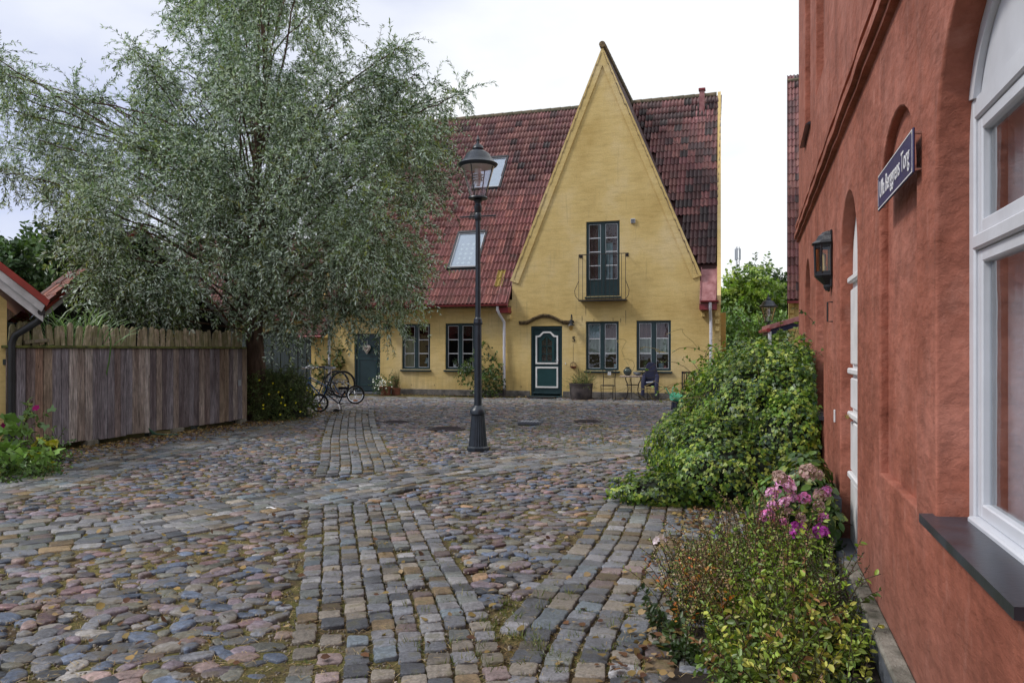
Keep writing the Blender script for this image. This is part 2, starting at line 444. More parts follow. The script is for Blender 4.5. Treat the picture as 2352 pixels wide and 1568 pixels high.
def mass(name, tv, tf, pos, axes, scl, tint, mat, parent=None, smooth=False, kind='stuff'):
    """n copies of one small template joined into one mesh. axes: (n,3,3) rows = local x,y,z"""
    tv = np.asarray(tv, float); tf = np.asarray(tf, int)
    n = len(pos); k = len(tv)
    scl = np.asarray(scl, float)
    if scl.ndim == 1: scl = scl[:, None] * np.ones(3)
    loc = tv[None] * scl[:, None, :]
    co = np.einsum('nki,nij->nkj', loc, axes) + np.asarray(pos)[:, None, :]
    me = bpy.data.meshes.new(name)
    nf = len(tf)
    me.vertices.add(n * k)
    me.vertices.foreach_set('co', co.astype(np.float32).ravel())
    idx = (tf[None] + (np.arange(n) * k)[:, None, None]).astype(np.int32).ravel()
    me.loops.add(len(idx)); me.loops.foreach_set('vertex_index', idx)
    me.polygons.add(n * nf)
    me.polygons.foreach_set('loop_start', np.arange(0, n * nf * 3, 3, dtype=np.int32))
    if smooth: me.polygons.foreach_set('use_smooth', np.ones(n * nf, bool))
    me.update(calc_edges=True)
    at = me.attributes.new('tint', 'FLOAT_COLOR', 'POINT')
    cc = np.ones((n, k, 4), np.float32); cc[:, :, :3] = np.asarray(tint)[:, None, :]
    at.data.foreach_set('color', cc.ravel())
    me.materials.append(MT[mat])
    o = bpy.data.objects.new(name, me)
    COL.objects.link(o)
    if parent is not None: o.parent = parent
    if kind: o['kind'] = kind
    return o
def norm(a): return a / np.maximum(np.linalg.norm(a, axis=-1, keepdims=True), 1e-9)
def frame_from(d, up):
    """axes with x along d and z roughly along up"""
    x = norm(d); y = norm(np.cross(up, x)); z = np.cross(x, y)
    return np.stack([x, y, z], 1)
def pick(pal, n, jit=0.15, w=None):
    pal = np.array(pal, float)
    i = rng.choice(len(pal), n, p=None if w is None else np.array(w) / np.sum(w))
    return pal[i] * (1 + rng.normal(0, jit, (n, 1))).clip(0.4, 1.8)

LEAF_LONG = ([(0, 0, 0), (.5, .5, .03), (1, 0, -.06), (.5, -.5, .03)], [(0, 1, 2), (0, 2, 3)])
LEAF_OVAL = ([(0, 0, 0), (.3, .42, .04), (.7, .38, .02), (1, 0, -.12), (.7, -.38, .02), (.3, -.42, .04)], [(0, 2, 1), (0, 3, 2), (0, 4, 3), (0, 5, 4)])
LEAF_IVY = ([(0, 0, 0), (-.12, .42, .02), (.35, .55, -.05), (.45, .25, .03), (1, 0, -.15), (.45, -.25, .03), (.35, -.55, -.05), (-.12, -.42, .02)],
            [(0, 2, 1), (0, 3, 2), (0, 4, 3), (0, 5, 4), (0, 6, 5), (0, 7, 6)])
BLADE = ([(0, .5, 0), (0, -.5, 0), (.5, .4, .06), (.5, -.4, .06), (1, 0, -.1)], [(0, 1, 3), (0, 3, 2), (2, 3, 4)])

def twiggy(clumps, per, seg=0.09, nseg=7, droop=0.35, outward=0.6, shell=0.45):
    """twig polylines inside ellipsoid clumps; returns (m, nseg+1, 3) points and the clump index"""
    P = []; I = []
    for i, (c, r) in enumerate(clumps):
        c = np.array(c, float); r = np.array(r, float) * np.ones(3)
        m = max(4, int(per * (r[0] * r[1] + r[0] * r[2] + r[1] * r[2]) / 3))
        d = norm(rng.normal(size=(m, 3)))
        u = (shell + (1 - shell) * rng.random((m, 1)) ** 0.6)
        p = c + d * r * u * 0.88
        dr = norm(d * outward + rng.normal(0, 0.55, (m, 3)))
        L = [p]
        s = seg * rng.uniform(0.6, 1.3, (m, 1))
        for k in range(nseg):
            dr = norm(dr + np.array([0, 0, -droop]) * (k + 1) / nseg + rng.normal(0, 0.10, (m, 3)))
            p = p + dr * s
            L.append(p)
        P.append(np.stack(L, 1)); I.append(np.full(m, i))
    return np.concatenate(P), np.concatenate(I)

def leaves_on(T, per_seg, ln, wd, tints, spread=0.9, tpl=LEAF_LONG, name='crown', mat='leaf', parent=None, flat=0.5, kind='stuff'):
    m, K, _ = T.shape
    a = T[:, :-1]; b = T[:, 1:]
    segs = np.repeat((b - a).reshape(-1, 3), per_seg, 0)
    base = np.repeat(a.reshape(-1, 3), per_seg, 0) + segs * rng.random((len(segs), 1))
    d = norm(segs)
    side = norm(np.cross(d, rng.normal(size=d.shape)))
    ld = norm(d * (1 - spread * 0.6) + side * spread + rng.normal(0, 0.15, d.shape))
    up = norm(rng.normal(size=d.shape) + np.array([0, 0, flat * 2]))
    n = len(base)
    s = rng.uniform(0.7, 1.25, n)
    scl = np.stack([ln * s, wd * s * rng.uniform(0.8, 1.2, n), ln * s], 1)
    tw = np.repeat(tints(m), (K - 1) * per_seg, 0) * rng.uniform(0.75, 1.3, (n, 1))
    return mass(name, *tpl, base, frame_from(ld, up), scl, tw, mat, parent, kind=kind)

def sticks(T, r, name, mat, parent, kind='stuff'):
    """thin three-sided stems along polylines"""
    m, K, _ = T.shape
    a = T[:, :-1].reshape(-1, 3); b = T[:, 1:].reshape(-1, 3)
    d = b - a; ln = np.linalg.norm(d, axis=1)
    tv = [(0, math.cos(t), math.sin(t)) for t in (0, 2.1, 4.2)] + [(1, math.cos(t), math.sin(t)) for t in (0, 2.1, 4.2)]
    tf = [(0, 1, 4), (0, 4, 3), (1, 2, 5), (1, 5, 4), (2, 0, 3), (2, 3, 5)]
    rr = np.full(len(a), r)
    return mass(name, tv, tf, a, frame_from(d, rng.normal(size=d.shape)), np.stack([ln, rr, rr], 1), np.ones((len(a), 3)) * .05, mat, parent, kind=kind)

def D2W(x, y, Y):
    """a point seen at (x, y) of the 2352 px wide photograph, at a known distance Y"""
    return ((x - 1176) / 1773 * Y, Y, 1.5 + (805 - y) / 1773 * Y)

# ============================================================ SETTING: ground, setts, cobbles
def make_ground():
    n = 60
    xs = np.concatenate([[-600, -120, -40], np.linspace(-14, 14, n), [40, 120, 600]])
    ys = np.concatenate([[-200, -30], np.linspace(-4, 34, n), [60, 150, 700]])
    vs = [(x, y, 0.006 * math.sin(x * 1.7 + y) + 0.006 * math.sin(y * 2.1 - x * 0.7) - 0.012) for y in ys for x in xs]
    w = len(xs)
    fs = [(j * w + i, j * w + i + 1, (j + 1) * w + i + 1, (j + 1) * w + i) for j in range(len(ys) - 1) for i in range(w - 1)]
    o = MB().add(vs, fs).build('ground', 'ground', smooth=True)
    return tag(o, kind='structure', label='cobbled square with bands of granite setts and mossy joints')
ground = make_ground()

def superstone(nr, power, rings, seed):
    g = np.random.default_rng(seed)
    ph = g.uniform(0, 6.28, 4); am = g.uniform(0.0, 0.12, 4) * g.choice([-1, 1], 4)
    vs = []
    for (r, z) in rings:
        for k in range(nr):
            t = 2 * math.pi * k / nr + 0.2
            c, s = math.cos(t), math.sin(t)
            q = (abs(c) ** power + abs(s) ** power) ** (-1 / power)
            q *= 1 + sum(am[j] * math.cos((j + 2) * t + ph[j]) for j in range(4))
            vs.append((r * q * c, r * q * s, z + 0.10 * (am[0] - am[1]) * c * (r < 0.95)))
    vs.append((0, 0, rings[-1][1] + 0.03))
    fs = []
    for i in range(len(rings) - 1):
        for k in range(nr):
            a, b = i * nr + k, i * nr + (k + 1) % nr
            fs += [(a, b, b + nr), (a, b + nr, a + nr)]
    o = (len(rings) - 1) * nr
    fs += [(o + k, o + (k + 1) % nr, len(vs) - 1) for k in range(nr)]
    return np.array(vs), np.array(fs)
COB = [superstone(10, 2.5, [(1.0, -1.4), (1.0, 0.15), (0.90, 0.76), (0.60, 1.0)], s) for s in range(14)]
def settstone(seed):
    g = np.random.default_rng(seed)
    q = .80
    base = [(1, -q), (1, 0), (1, q), (q, 1), (0, 1), (-q, 1), (-1, q), (-1, 0), (-1, -q), (-q, -1), (0, -1), (q, -1)]
    base = np.array(base) * (1 + g.normal(0, .035, (12, 1))) + g.normal(0, .03, (12, 2))
    vs = []
    tilt = g.normal(0, .07, 2)
    for r_, z in ((1.0, -1.6), (1.0, .35), (.94, .88), (.78, 1.0)):
        for x, y in base: vs.append((x * r_, y * r_, z + (tilt[0] * x + tilt[1] * y) * (z > 0)))
    vs.append((0, 0, 1.03))
    fs = []
    for i in range(3):
        for k in range(12):
            a, b = i * 12 + k, i * 12 + (k + 1) % 12
            fs += [(a, b, b + 12), (a, b + 12, a + 12)]
    fs += [(36 + k, 36 + (k + 1) % 12, 48) for k in range(12)]
    return np.array(vs), np.array(fs)
SET = [settstone(s + 50) for s in range(10)]
def clean(tpl, k):
    v, f = tpl
    return v, f

def bez(pts, n=60):
    """smooth polyline through points (Catmull-Rom)"""
    P = [np.array(p, float) for p in pts]
    P = [2 * P[0] - P[1]] + P + [2 * P[-1] - P[-2]]
    out = []
    m = len(P) - 3
    for i in range(m):
        for k in range(n):
            t = k / n
            a, b, c, d = P[i:i + 4]
            out.append(0.5 * ((2 * b) + (-a + c) * t + (2 * a - 5 * b + 4 * c - d) * t * t + (-a + 3 * b - 3 * c + d) * t ** 3))
    out.append(P[-2])
    return np.array(out)

BANDS = [  # (left edge, right edge, columns, stone length, bond)
    ('A', [(-0.92, 2.6), (-1.03, 3.49), (-1.17, 4.12), (-1.46, 5.37), (-1.93, 7.35)], [(0.10, 2.6), (0.0, 3.49), (-0.15, 4.47), (-0.43, 5.6), (-0.93, 7.75)], 8, 0.135),
    ('A2', [(-2.32, 9.0), (-2.62, 10.5), (-3.3, 13.5), (-4.07, 17.2), (-4.5, 19.4)], [(-1.42, 9.6), (-1.62, 10.5), (-2.3, 13.5), (-3.06, 17.2), (-3.5, 19.6)], 7, 0.15),
    ('B', [(-7.6, 4.2), (-4.41, 6.65), (-3.5, 7.19), (-2.17, 8.6), (-0.45, 10.43), (2.28, 13.2), (5.0, 15.8)], [(-6.6, 3.0), (-3.68, 5.54), (-2.9, 6.0), (-1.85, 7.3), (-0.30, 9.25), (2.5, 11.6), (5.6, 14.2)], 8, 0.21),
    ('C', [(-0.20, 2.9), (-0.16, 3.8), (0.16, 4.9), (0.52, 6.1), (0.86, 7.4), (1.1, 8.2)], [(1.35, 2.9), (1.62, 3.8), (1.95, 4.9), (2.3, 6.1), (2.6, 7.4), (2.7, 8.2)], 11, 0.155),
    ('D', [(-7.5, 6.2), (-5.9, 8.3), (-5.67, 10.6), (-5.3, 13.6), (-4.75, 16.8), (-4.3, 19.0)], [(-6.6, 5.4), (-5.0, 7.5), (-4.75, 10.4), (-4.45, 13.4), (-4.2, 16.0), (-3.7, 18.6)], 6, 0.2),
]
def fpt(s, w): return (1.108 + s * U[0] + w * V[0], 24.86 + s * U[1] + w * V[1])
BANDS.append(('E', [fpt(-8.5, -1.3), fpt(-3, -1.3), fpt(2, -1.35), fpt(7, -1.3)], [fpt(-8.5, -2.6), fpt(-3, -2.6), fpt(2, -2.7), fpt(7, -2.6)], 7, 0.21))

SETT_PAL = [(0.155, 0.155, 0.165), (0.12, 0.128, 0.145), (0.17, 0.15, 0.125), (0.14, 0.10, 0.055), (0.12, 0.13, 0.125), (0.055, 0.06, 0.07), (0.21, 0.21, 0.215), (0.17, 0.13, 0.125), (0.11, 0.135, 0.155)]
SETT_PAL = [tuple(q * 1.18 for q in c) for c in SETT_PAL]
SETT_W = [5, 4, 4, 1.6, 3, 1.2, 2.5, 1, 1.5]
COB_PAL = [(0.155, 0.125, 0.145), (0.09, 0.115, 0.165), (0.20, 0.145, 0.135), (0.27, 0.17, 0.10), (0.055, 0.062, 0.075), (0.22, 0.21, 0.20), (0.13, 0.135, 0.15), (0.16, 0.10, 0.105), (0.12, 0.12, 0.10)]
COB_PAL = [tuple(q * 1.18 for q in c) for c in COB_PAL]
COB_W = [5, 5, 2.2, .8, 2.5, 2.2, 5, 1.5, 3]

polys = []
sett_pos, sett_dir, sett_scl = [], [], []
def in_view(x, y): return y > 2.6 and abs(x) < 0.74 * y + 1.4
def wall_x(y): return 0.65 + 0.3134 * y            # the red house's face
for nm, lft, rgt, ncol, ln in BANDS:
    A = bez(lft); B = bez(rgt)
    m = min(len(A), len(B)); A = A[:m]; B = B[:m]
    polys.append(np.concatenate([A, B[::-1]]))
    C = (A + B) / 2
    cum = np.concatenate([[0], np.cumsum(np.linalg.norm(np.diff(C, axis=0), axis=1))])
    for c in range(ncol):
        s = rnd.uniform(0, ln)
        while s < cum[-1]:
            l = ln * rnd.uniform(0.86, 1.16)
            q = s + l / 2
            a = np.array([np.interp(q, cum, A[:, k]) for k in (0, 1)]); b = np.array([np.interp(q, cum, B[:, k]) for k in (0, 1)])
            a2 = np.array([np.interp(q + .05, cum, A[:, k]) for k in (0, 1)]); b2 = np.array([np.interp(q + .05, cum, B[:, k]) for k in (0, 1)])
            f = (c + 0.5) / ncol
            p = a * (1 - f) + b * f
            d = (a2 * (1 - f) + b2 * f) - p
            w = np.linalg.norm(b - a) / ncol
            s += l
            if not in_view(*p): continue
            if p[0] > wall_x(p[1]) - 0.08: continue
            sett_pos.append((p[0] + rnd.gauss(0, .004), p[1] + rnd.gauss(0, .004), 0.002 + rnd.gauss(0, .004)))
            an = math.atan2(d[1], d[0]) + rnd.gauss(0, .045)
            sett_dir.append(an)
            sett_scl.append((l / 2 * 0.455 * 2, w / 2 * rnd.uniform(0.82, 0.90), 0.012))
def pip(px, py, poly):
    x, y = poly[:, 0], poly[:, 1]
    x2, y2 = np.roll(x, -1), np.roll(y, -1)
    r = np.zeros(len(px), bool)
    for a, b, c, d in zip(x, y, x2, y2):
        cond = ((b > py) != (d > py))
        with np.errstate(divide='ignore', invalid='ignore'):
            xx = (c - a) * (py - b) / (d - b + 1e-12) + a
        r ^= cond & (px < xx)
    return r
# drop the setts of one band that fall under another laid before it
sp = np.array(sett_pos); sa = np.array(sett_dir); sc = np.array(sett_scl)
order = np.arange(len(sp))
keep = np.ones(len(sp), bool)
gx = {}
for i in range(len(sp)):
    k = (int(sp[i, 0] / .2), int(sp[i, 1] / .2))
    bad = False
    for ax in (-1, 0, 1):
        for ay in (-1, 0, 1):
            for j in gx.get((k[0] + ax, k[1] + ay), ()):
                if np.hypot(*(sp[i, :2] - sp[j, :2])) < 0.118: bad = True
    if bad: keep[i] = False
    else: gx.setdefault(k, []).append(i)
sp, sa, sc = sp[keep], sa[keep], sc[keep]

# rounded field stones between the bands: jittered hexagonal grid
cx, cy = np.meshgrid(np.arange(-13, 9, 0.124), np.arange(2.4, 24.5, 0.106))
cx = cx + (np.arange(cx.shape[0]) % 2)[:, None] * 0.062
cx = (cx + rng.normal(0, .020, cx.shape)).ravel(); cy = (cy + rng.normal(0, .020, cy.shape)).ravel()
ok = (cy > 2.6) & (np.abs(cx) < 0.74 * cy + 1.4) & (cx < wall_x(cy) - 0.12)
ok &= ((cx - 1.108) * V[0] + (cy - 24.86) * V[1]) < -0.25
fence_x = lambda y: -6.96 + (y - 11.2) * 0.2875
ok &= ~((cx < fence_x(cy) + 0.15) & (cy > 10.6) & (cy < 16.3))
for pl in polys: ok &= ~pip(cx, cy, pl)
cx, cy = cx[ok], cy[ok]
cell = {}
for i in range(len(sp)): cell.setdefault((int(sp[i, 0] // .2), int(sp[i, 1] // .2)), []).append(i)
kp = np.ones(len(cx), bool)
for i in range(len(cx)):
    k = (int(cx[i] // .2), int(cy[i] // .2))
    for ax in (-1, 0, 1):
        for ay in (-1, 0, 1):
            for j in cell.get((k[0] + ax, k[1] + ay), ()):
                if math.hypot(cx[i] - sp[j, 0], cy[i] - sp[j, 1]) < 0.118: kp[i] = False
cx, cy = cx[kp], cy[kp]
nc = len(cx)
ca = rng.normal(0, 0.7, nc)
base = rng.uniform(0.030, 0.066, nc)
el = rng.uniform(1.05, 1.6, nc)
cs = np.stack([base * el, base / np.sqrt(el) * 1.0, rng.uniform(0.008, 0.016, nc)], 1)
cp = np.stack([cx, cy, rng.normal(-0.003, 0.005, nc)], 1)

def axes_z(a):
    o = np.zeros((len(a), 3, 3)); c, s = np.cos(a), np.sin(a)
    o[:, 0, 0] = c; o[:, 0, 1] = s; o[:, 1, 0] = -s; o[:, 1, 1] = c; o[:, 2, 2] = 1
    return o
def lay(name, fieldname, tpls, pos, ang, scl, tint, mo, ma, parent, vis, label):
    d = np.hypot(pos[:, 0], pos[:, 1])
    d = np.where(vis(pos), d, 1e6)
    idx = np.argsort(d)
    near, far = idx[:300], idx[300:]
    meshes = []
    for v, f in tpls:
        me = bpy.data.meshes.new(name)
        me.from_pydata([tuple(q) for q in v], [], [tuple(int(i) for i in q) for q in f])
        me.polygons.foreach_set('use_smooth', [True] * len(me.polygons))
        me.materials.append(MT[mo]); meshes.append(me)
    for i in near:
        o = bpy.data.objects.new(name, meshes[rnd.randrange(len(meshes))])
        COL.objects.link(o); o.parent = parent
        o.location = pos[i]; o.rotation_euler = (rnd.gauss(0, .03), rnd.gauss(0, .03), ang[i]); o.scale = scl[i]
        o.color = (*[float(x) for x in tint[i]], 1)
    ch = rng.integers(0, len(tpls), len(far))
    V_, F_ = [], []
    # join the template groups into one mesh
    objs = []
    for k, (v, f) in enumerate(tpls):
        q = far[ch == k]
        if len(q): objs.append((v, f, pos[q], axes_z(ang[q]), scl[q], tint[q]))
    big_v, big_t, big_f = [], [], []
    off = 0
    for v, f, p, a, s_, t in objs:
        co = np.einsum('nki,nij->nkj', v[None] * s_[:, None, :], a) + p[:, None, :]
        n, kk = co.shape[:2]
        big_v.append(co.reshape(-1, 3)); big_t.append(np.repeat(t, kk, 0))
        big_f.append((f[None] + (np.arange(n) * kk)[:, None, None]).reshape(-1, 3) + off); off += n * kk
    vv = np.concatenate(big_v); tt = np.concatenate(big_t); ff = np.concatenate(big_f)
    o = mass(fieldname, vv, ff, np.zeros((1, 3)), np.eye(3)[None], np.ones(1), np.ones((1, 3)), ma, parent, smooth=True)
    cc = np.ones((len(vv), 4), np.float32); cc[:, :3] = tt
    o.data.attributes['tint'].data.foreach_set('color', cc.ravel())
    o['label'] = label
vis_all = lambda p: (np.abs(p[:, 0]) < 0.66 * p[:, 1]) & (p[:, 1] > 3.45)
vis_c = lambda p: vis_all(p) & (p[:, 0] < wall_x(p[:, 1]) - 1.15)
st_t = pick(SETT_PAL, len(sp), 0.24, SETT_W)
lay('sett', 'sett_paving', SET, sp, sa, sc, st_t, 'sett_obj', 'sett_attr', ground, vis_c, 'bands of grey granite setts')
cb_t = pick(COB_PAL, nc, 0.28, COB_W)
lay('cobblestone', 'cobblestone_paving', COB, cp, ca, cs, cb_t, 'cob_obj', 'cob_attr', ground, vis_all, 'rounded purple grey field stones')

# grass tufts, straw and fallen leaves in the joints
def grass_tufts(name, cents, per, h, pal, label, w=0.004):
    n = len(cents) * per
    p = np.repeat(cents, per, 0) + np.concatenate([rng.normal(0, .022, (n, 2)), np.zeros((n, 1))], 1)
    d = norm(rng.normal(0, .55, (n, 3)) + np.array([0, 0, 1.0])); d[:, 2] = np.abs(d[:, 2])
    s = h * rng.uniform(.4, 1.3, n)
    o = mass(name, *BLADE, p, frame_from(d, rng.normal(size=(n, 3))), np.stack([s, np.full(n, w), s], 1), pick(pal, n, .25), 'leaf')
    return tag(o, label, 'grass')
tufts = []
while len(tufts) < 3600:
    i = rnd.randrange(len(sp)); x, y, _ = sp[i]
    if y > 20: continue
    if x < 0.0 and rnd.random() < 0.45: continue
    tufts.append((x + sc[i, 0] * 1.05 * math.cos(sa[i]), y + sc[i, 0] * 1.05 * math.sin(sa[i]), -0.005))
grass_tufts('joint_grass', np.array(tufts), 7, 0.032, [(0.10, 0.15, 0.03), (0.16, 0.17, 0.045), (0.07, 0.11, 0.03)], 'short green grass growing in the joints between the setts', 0.0035)
ct = []
while len(ct) < 8500:
    i = rnd.randrange(nc)
    if cy[i] > 21 or (cy[i] < 9 and rnd.random() < .7): continue
    ct.append((cx[i] + .075, cy[i] + rnd.uniform(-.06, .06), -0.008))
grass_tufts('mossy_grass', np.array(ct), 6, 0.026, [(0.26, 0.25, 0.07), (0.38, 0.30, 0.13), (0.17, 0.20, 0.05)], 'yellowing tufts of grass among the rounded cobbles', 0.004)
big = np.array([(0.15 + rnd.gauss(0, .35), 4.1 + rnd.gauss(0, .35), 0) for _ in range(70)] + [(rnd.uniform(-1, 1.9), rnd.uniform(11.8, 15.5), 0) for _ in range(240)])
grass_tufts('weed_tufts', big, 14, 0.055, [(0.13, 0.17, 0.04), (0.22, 0.20, 0.06), (0.09, 0.13, 0.03)], 'loose weeds growing in the paving round the lamp post and at the fork of the setts', 0.0045)

ns = 15000
px = rng.uniform(-1, 1, ns); py = 3 + 12 * rng.random(ns) ** 1.3
px = px * 0.7 * py
m_ = (px < wall_x(py) - .3) & ~((px < fence_x(py)) & (py > 10))
P = np.stack([px[m_], py[m_], rng.uniform(-.004, .016, m_.sum())], 1)
dd = norm(np.concatenate([rng.normal(size=(len(P), 2)), rng.normal(0, .08, (len(P), 1))], 1))
o = mass('dry_straw', *BLADE, P, frame_from(dd, np.tile([0, 0, 1.0], (len(P), 1))), np.stack([rng.uniform(.03, .09, len(P)), np.full(len(P), .003), np.full(len(P), .04)], 1), pick([(.42, .30, .14), (.30, .20, .09), (.5, .4, .22)], len(P)), 'petal')
tag(o, 'dry yellow straw scattered over the cobbles', 'straw')
n_g = 16000
px = rng.uniform(-1, 1, n_g) * .68; py = 3 + 9 * rng.random(n_g) ** 1.4; px = px * py
m_ = (px < wall_x(py) - .2)
P = np.stack([px[m_], py[m_], np.full(m_.sum(), -.002)], 1)
gv, gf = superstone(5, 2, [(1, -1), (.8, .6)], 3)
tag(mass('joint_grit', gv, gf, P, axes_z(rng.uniform(0, 6, len(P))), np.stack([rng.uniform(.004, .013, len(P)), rng.uniform(.004, .010, len(P)), rng.uniform(.003, .008, len(P))], 1), pick([(.2, .17, .13), (.10, .08, .06), (.28, .25, .2), (.06, .05, .04)], len(P), .2), 'cob_attr', smooth=True), 'coarse grit and small pebbles filling the joints', 'grit')
# litter of leaves along the fence, the bush and the kerb
q = []
while len(q) < 5200:
    r = rnd.random()
    if r < .55:
        y = rnd.uniform(9, 18.5); x = fence_x(y) + 0.1 + abs(rnd.gauss(0, .55))
    elif r < .82: y = rnd.uniform(3.6, 22); x = rnd.uniform(-.6, .25) * y
    elif r < .9: x, y = fpt(rnd.uniform(-8, 5), -abs(rnd.gauss(0, .35)) - .05)
    else: y = rnd.uniform(3.2, 7.5); x = wall_x(y) - 1.15 + rnd.gauss(0, .12)
    if x < wall_x(y) - .05: q.append((x, y, .022 + rnd.random() * .01))
q = np.array(q)
o = mass('leaf_litter', *LEAF_OVAL, q, frame_from(norm(np.concatenate([rng.normal(size=(len(q), 2)), rng.normal(0, .25, (len(q), 1))], 1)), norm(np.array([0, 0, 1.0]) + rng.normal(0, .3, (len(q), 3)))),
         rng.uniform(.025, .055, len(q)), pick([(.30, .20, .08), (.28, .20, .07), (.16, .08, .04), (.36, .26, .14), (.10, .05, .03)], len(q), .2), 'petal')
tag(o, 'brown and yellow fallen leaves lying along the fence and kerb', 'leaves')

# ============================================================ walls with openings
def loop_rect(a0, a1, b0, b1, g=0.0): return [(a0 + g, b0 + g), (a1 - g, b0 + g), (a1 - g, b1 - g), (a0 + g, b1 - g)]
def loop_arch(a0, a1, b0, bs, g=0.0, n=14, k=1.0):
    c, r = (a0 + a1) / 2, (a1 - a0) / 2
    L = [(a0 + g, b0 + g), (a1 - g, b0 + g)]
    for i in range(n + 1):
        t = math.pi * i / n
        L.append((c + (r - g) * math.cos(t), bs + (r - g) * math.sin(t) * k))
    return L
def wall_mesh(outer, holes, to3, rim=0.0, name='wall', mat='yellow', parent=None):
    """outer, holes = [(loop function of growth, depth, closed back?)]; to3(a, b, depth)"""
    mb = MB()
    L = [outer] + [h[0](0.0) for h in holes]
    tr = tessellate_polygon([[Vector((p[0], p[1], 0)) for p in l] for l in L])
    flat = [p for l in L for p in l]
    mb.add([to3(p[0], p[1], 0) for p in flat], tr)
    for fn, depth, back in holes:
        if rim: prof = [(0, 0), (rim * .3, rim * .12), (rim * .7, rim * .4), (rim, rim), (rim, depth)]
        else: prof = [(0, 0), (0, depth)]
        rows = [[to3(p[0], p[1], d) for p in fn(g)] for g, d in prof]
        n = len(rows[0])
        vs = [p for r_ in rows for p in r_]
        mb.add(vs, [(i * n + k, i * n + (k + 1) % n, (i + 1) * n + (k + 1) % n, (i + 1) * n + k) for i in range(len(rows) - 1) for k in range(n)])
        if back:
            bl = fn(prof[-1][0])
            tb = tessellate_polygon([[Vector((p[0], p[1], 0)) for p in bl]])
            mb.add([to3(p[0], p[1], depth) for p in bl], tb)
    return mb.build(name, mat, parent, smooth=bool(rim))

# ------------------------------------------------------------ roof tiles
def tile_tpl(w=0.27, l=0.42, amp=0.060, n=12):
    xs = [(-.5 + i / n) * w for i in range(n + 1)]
    h = [amp * (0.5 + 0.5 * math.cos(2 * math.pi * 2 * i / n)) for i in range(n + 1)]
    vs = [(x, 0, z + 0.028) for x, z in zip(xs, h)] + [(x, l, z) for x, z in zip(xs, h)] + [(x, 0, z + 0.004) for x, z in zip(xs, h)]
    m = n + 1
    fs = []
    for i in range(n):
        fs += [(i, i + 1, m + i + 1), (i, m + i + 1, m + i), (2 * m + i, 2 * m + i + 1, i + 1), (2 * m + i, i + 1, i)]
    return np.array(vs), np.array(fs)
TILE = tile_tpl()
TILE_PAL = [(0.215, 0.095, 0.088), (0.195, 0.082, 0.080), (0.24, 0.11, 0.098), (0.165, 0.075, 0.074), (0.19, 0.08, 0.082)]
TILE_DARK = [(0.075, 0.046, 0.048), (0.105, 0.055, 0.055), (0.06, 0.045, 0.046), (0.13, 0.064, 0.060), (0.09, 0.05, 0.052)]
def tile_roof(parent, o, u, up, ncol, nrow, keep, tint_fn, nobj=300, row=0.36, col=0.27, rank=None):
    """o: eave start (3), u: along the eave, up: up the slope; all local to parent"""
    o, u, up = (np.array(q, float) for q in (o, u, up))
    u = norm(u); up = norm(up); nrm = np.cross(u, up)
    pos, tint, key = [], [], []
    for j in range(nrow):
        for i in range(ncol):
            p = o + u * (col * (i + .5)) + up * (row * j)
            if keep(p): pos.append(p + u * rnd.gauss(0, .003) + nrm * rnd.gauss(0.004, .004)); tint.append(tint_fn(p, i, j)); key.append(rank(p) if rank else j)
    pos = np.array(pos); tint = np.array(tint)
    idx = np.argsort(np.array(key), kind='stable')
    near, far = idx[:nobj], idx[nobj:]
    v, f = TILE
    if len(near):
        me = bpy.data.meshes.new('roof_tile')
        me.from_pydata([tuple(q) for q in v], [], [tuple(int(i) for i in q) for q in f])
        me.polygons.foreach_set('use_smooth', [True] * len(me.polygons))
        try: me.set_sharp_from_angle(angle=R(50))
        except Exception: pass
        me.materials.append(MT['tile_obj'])
    M = Matrix(((u[0], up[0], nrm[0]), (u[1], up[1], nrm[1]), (u[2], up[2], nrm[2])))
    for i in near:
        ob = bpy.data.objects.new('roof_tile', me)
        COL.objects.link(ob); ob.parent = parent
        ob.location = pos[i]
        ob.rotation_euler = (M @ Matrix.Rotation(rnd.gauss(0, .012), 3, 'Z')).to_euler()
        ob.color = (*[float(x) for x in tint[i]], 1)
    if len(far):
        ax = np.tile(np.stack([u, up, nrm]), (len(far), 1, 1))
        q = mass('roof_tiles', v, f, pos[far], ax, np.ones(len(far)), tint[far], 'tile_attr', parent)

# ============================================================ YELLOW HOUSE (numbers 3 and 5)
HR = -TH
house = thing('yellow_house', 'yellow limewashed row house with steep red tiled roof and tall pointed gable', 'house', (1.108, 24.86, 0), HR)
W3 = lambda a, b, d: (a, d, b)
wins = [(-5.12, -4.05, .85, 2.42), (-3.52, -2.45, .85, 2.42), (1.28, 2.35, .86, 2.43), (2.88, 3.96, .86, 2.44)]
doors = [(-6.94, -5.92, 0.04, 2.10), (-0.53, 0.53, 0.04, 2.30)]
french = (1.29, 2.38, 3.20, 5.58)
AX, AZ, KR = 1.83, 11.02, 0.4125
EZ = 3.16                                             # wall top under the eaves
holes = [((lambda g, r=r: loop_rect(*r, g)), .10, False) for r in wins + doors + [french]]
zl = AZ - (AX + 1.12) / KR
outer = [(-7.92, 0), (5.42, 0), (5.42, EZ), (4.80, EZ), (4.80, 3.75), (AX + (AZ - 3.75) * KR, 3.75), (AX, AZ), (AX - (AZ - 3.75) * KR, 3.75), (-1.12, 3.75), (-1.12, EZ), (-7.92, EZ)]
outer = [(-7.92, 0), (5.42, 0), (5.42, EZ), (AX + (AZ - 3.78) * KR, EZ), (AX + (AZ - 3.78) * KR, 3.78), (AX, AZ), (AX - (AZ - 3.78) * KR, 3.78), (AX - (AZ - 3.78) * KR, EZ), (-7.92, EZ)]
wall_mesh(outer, holes, W3, 0.012, 'wall', 'yellow', house)
ROOF_TAN = 1.36
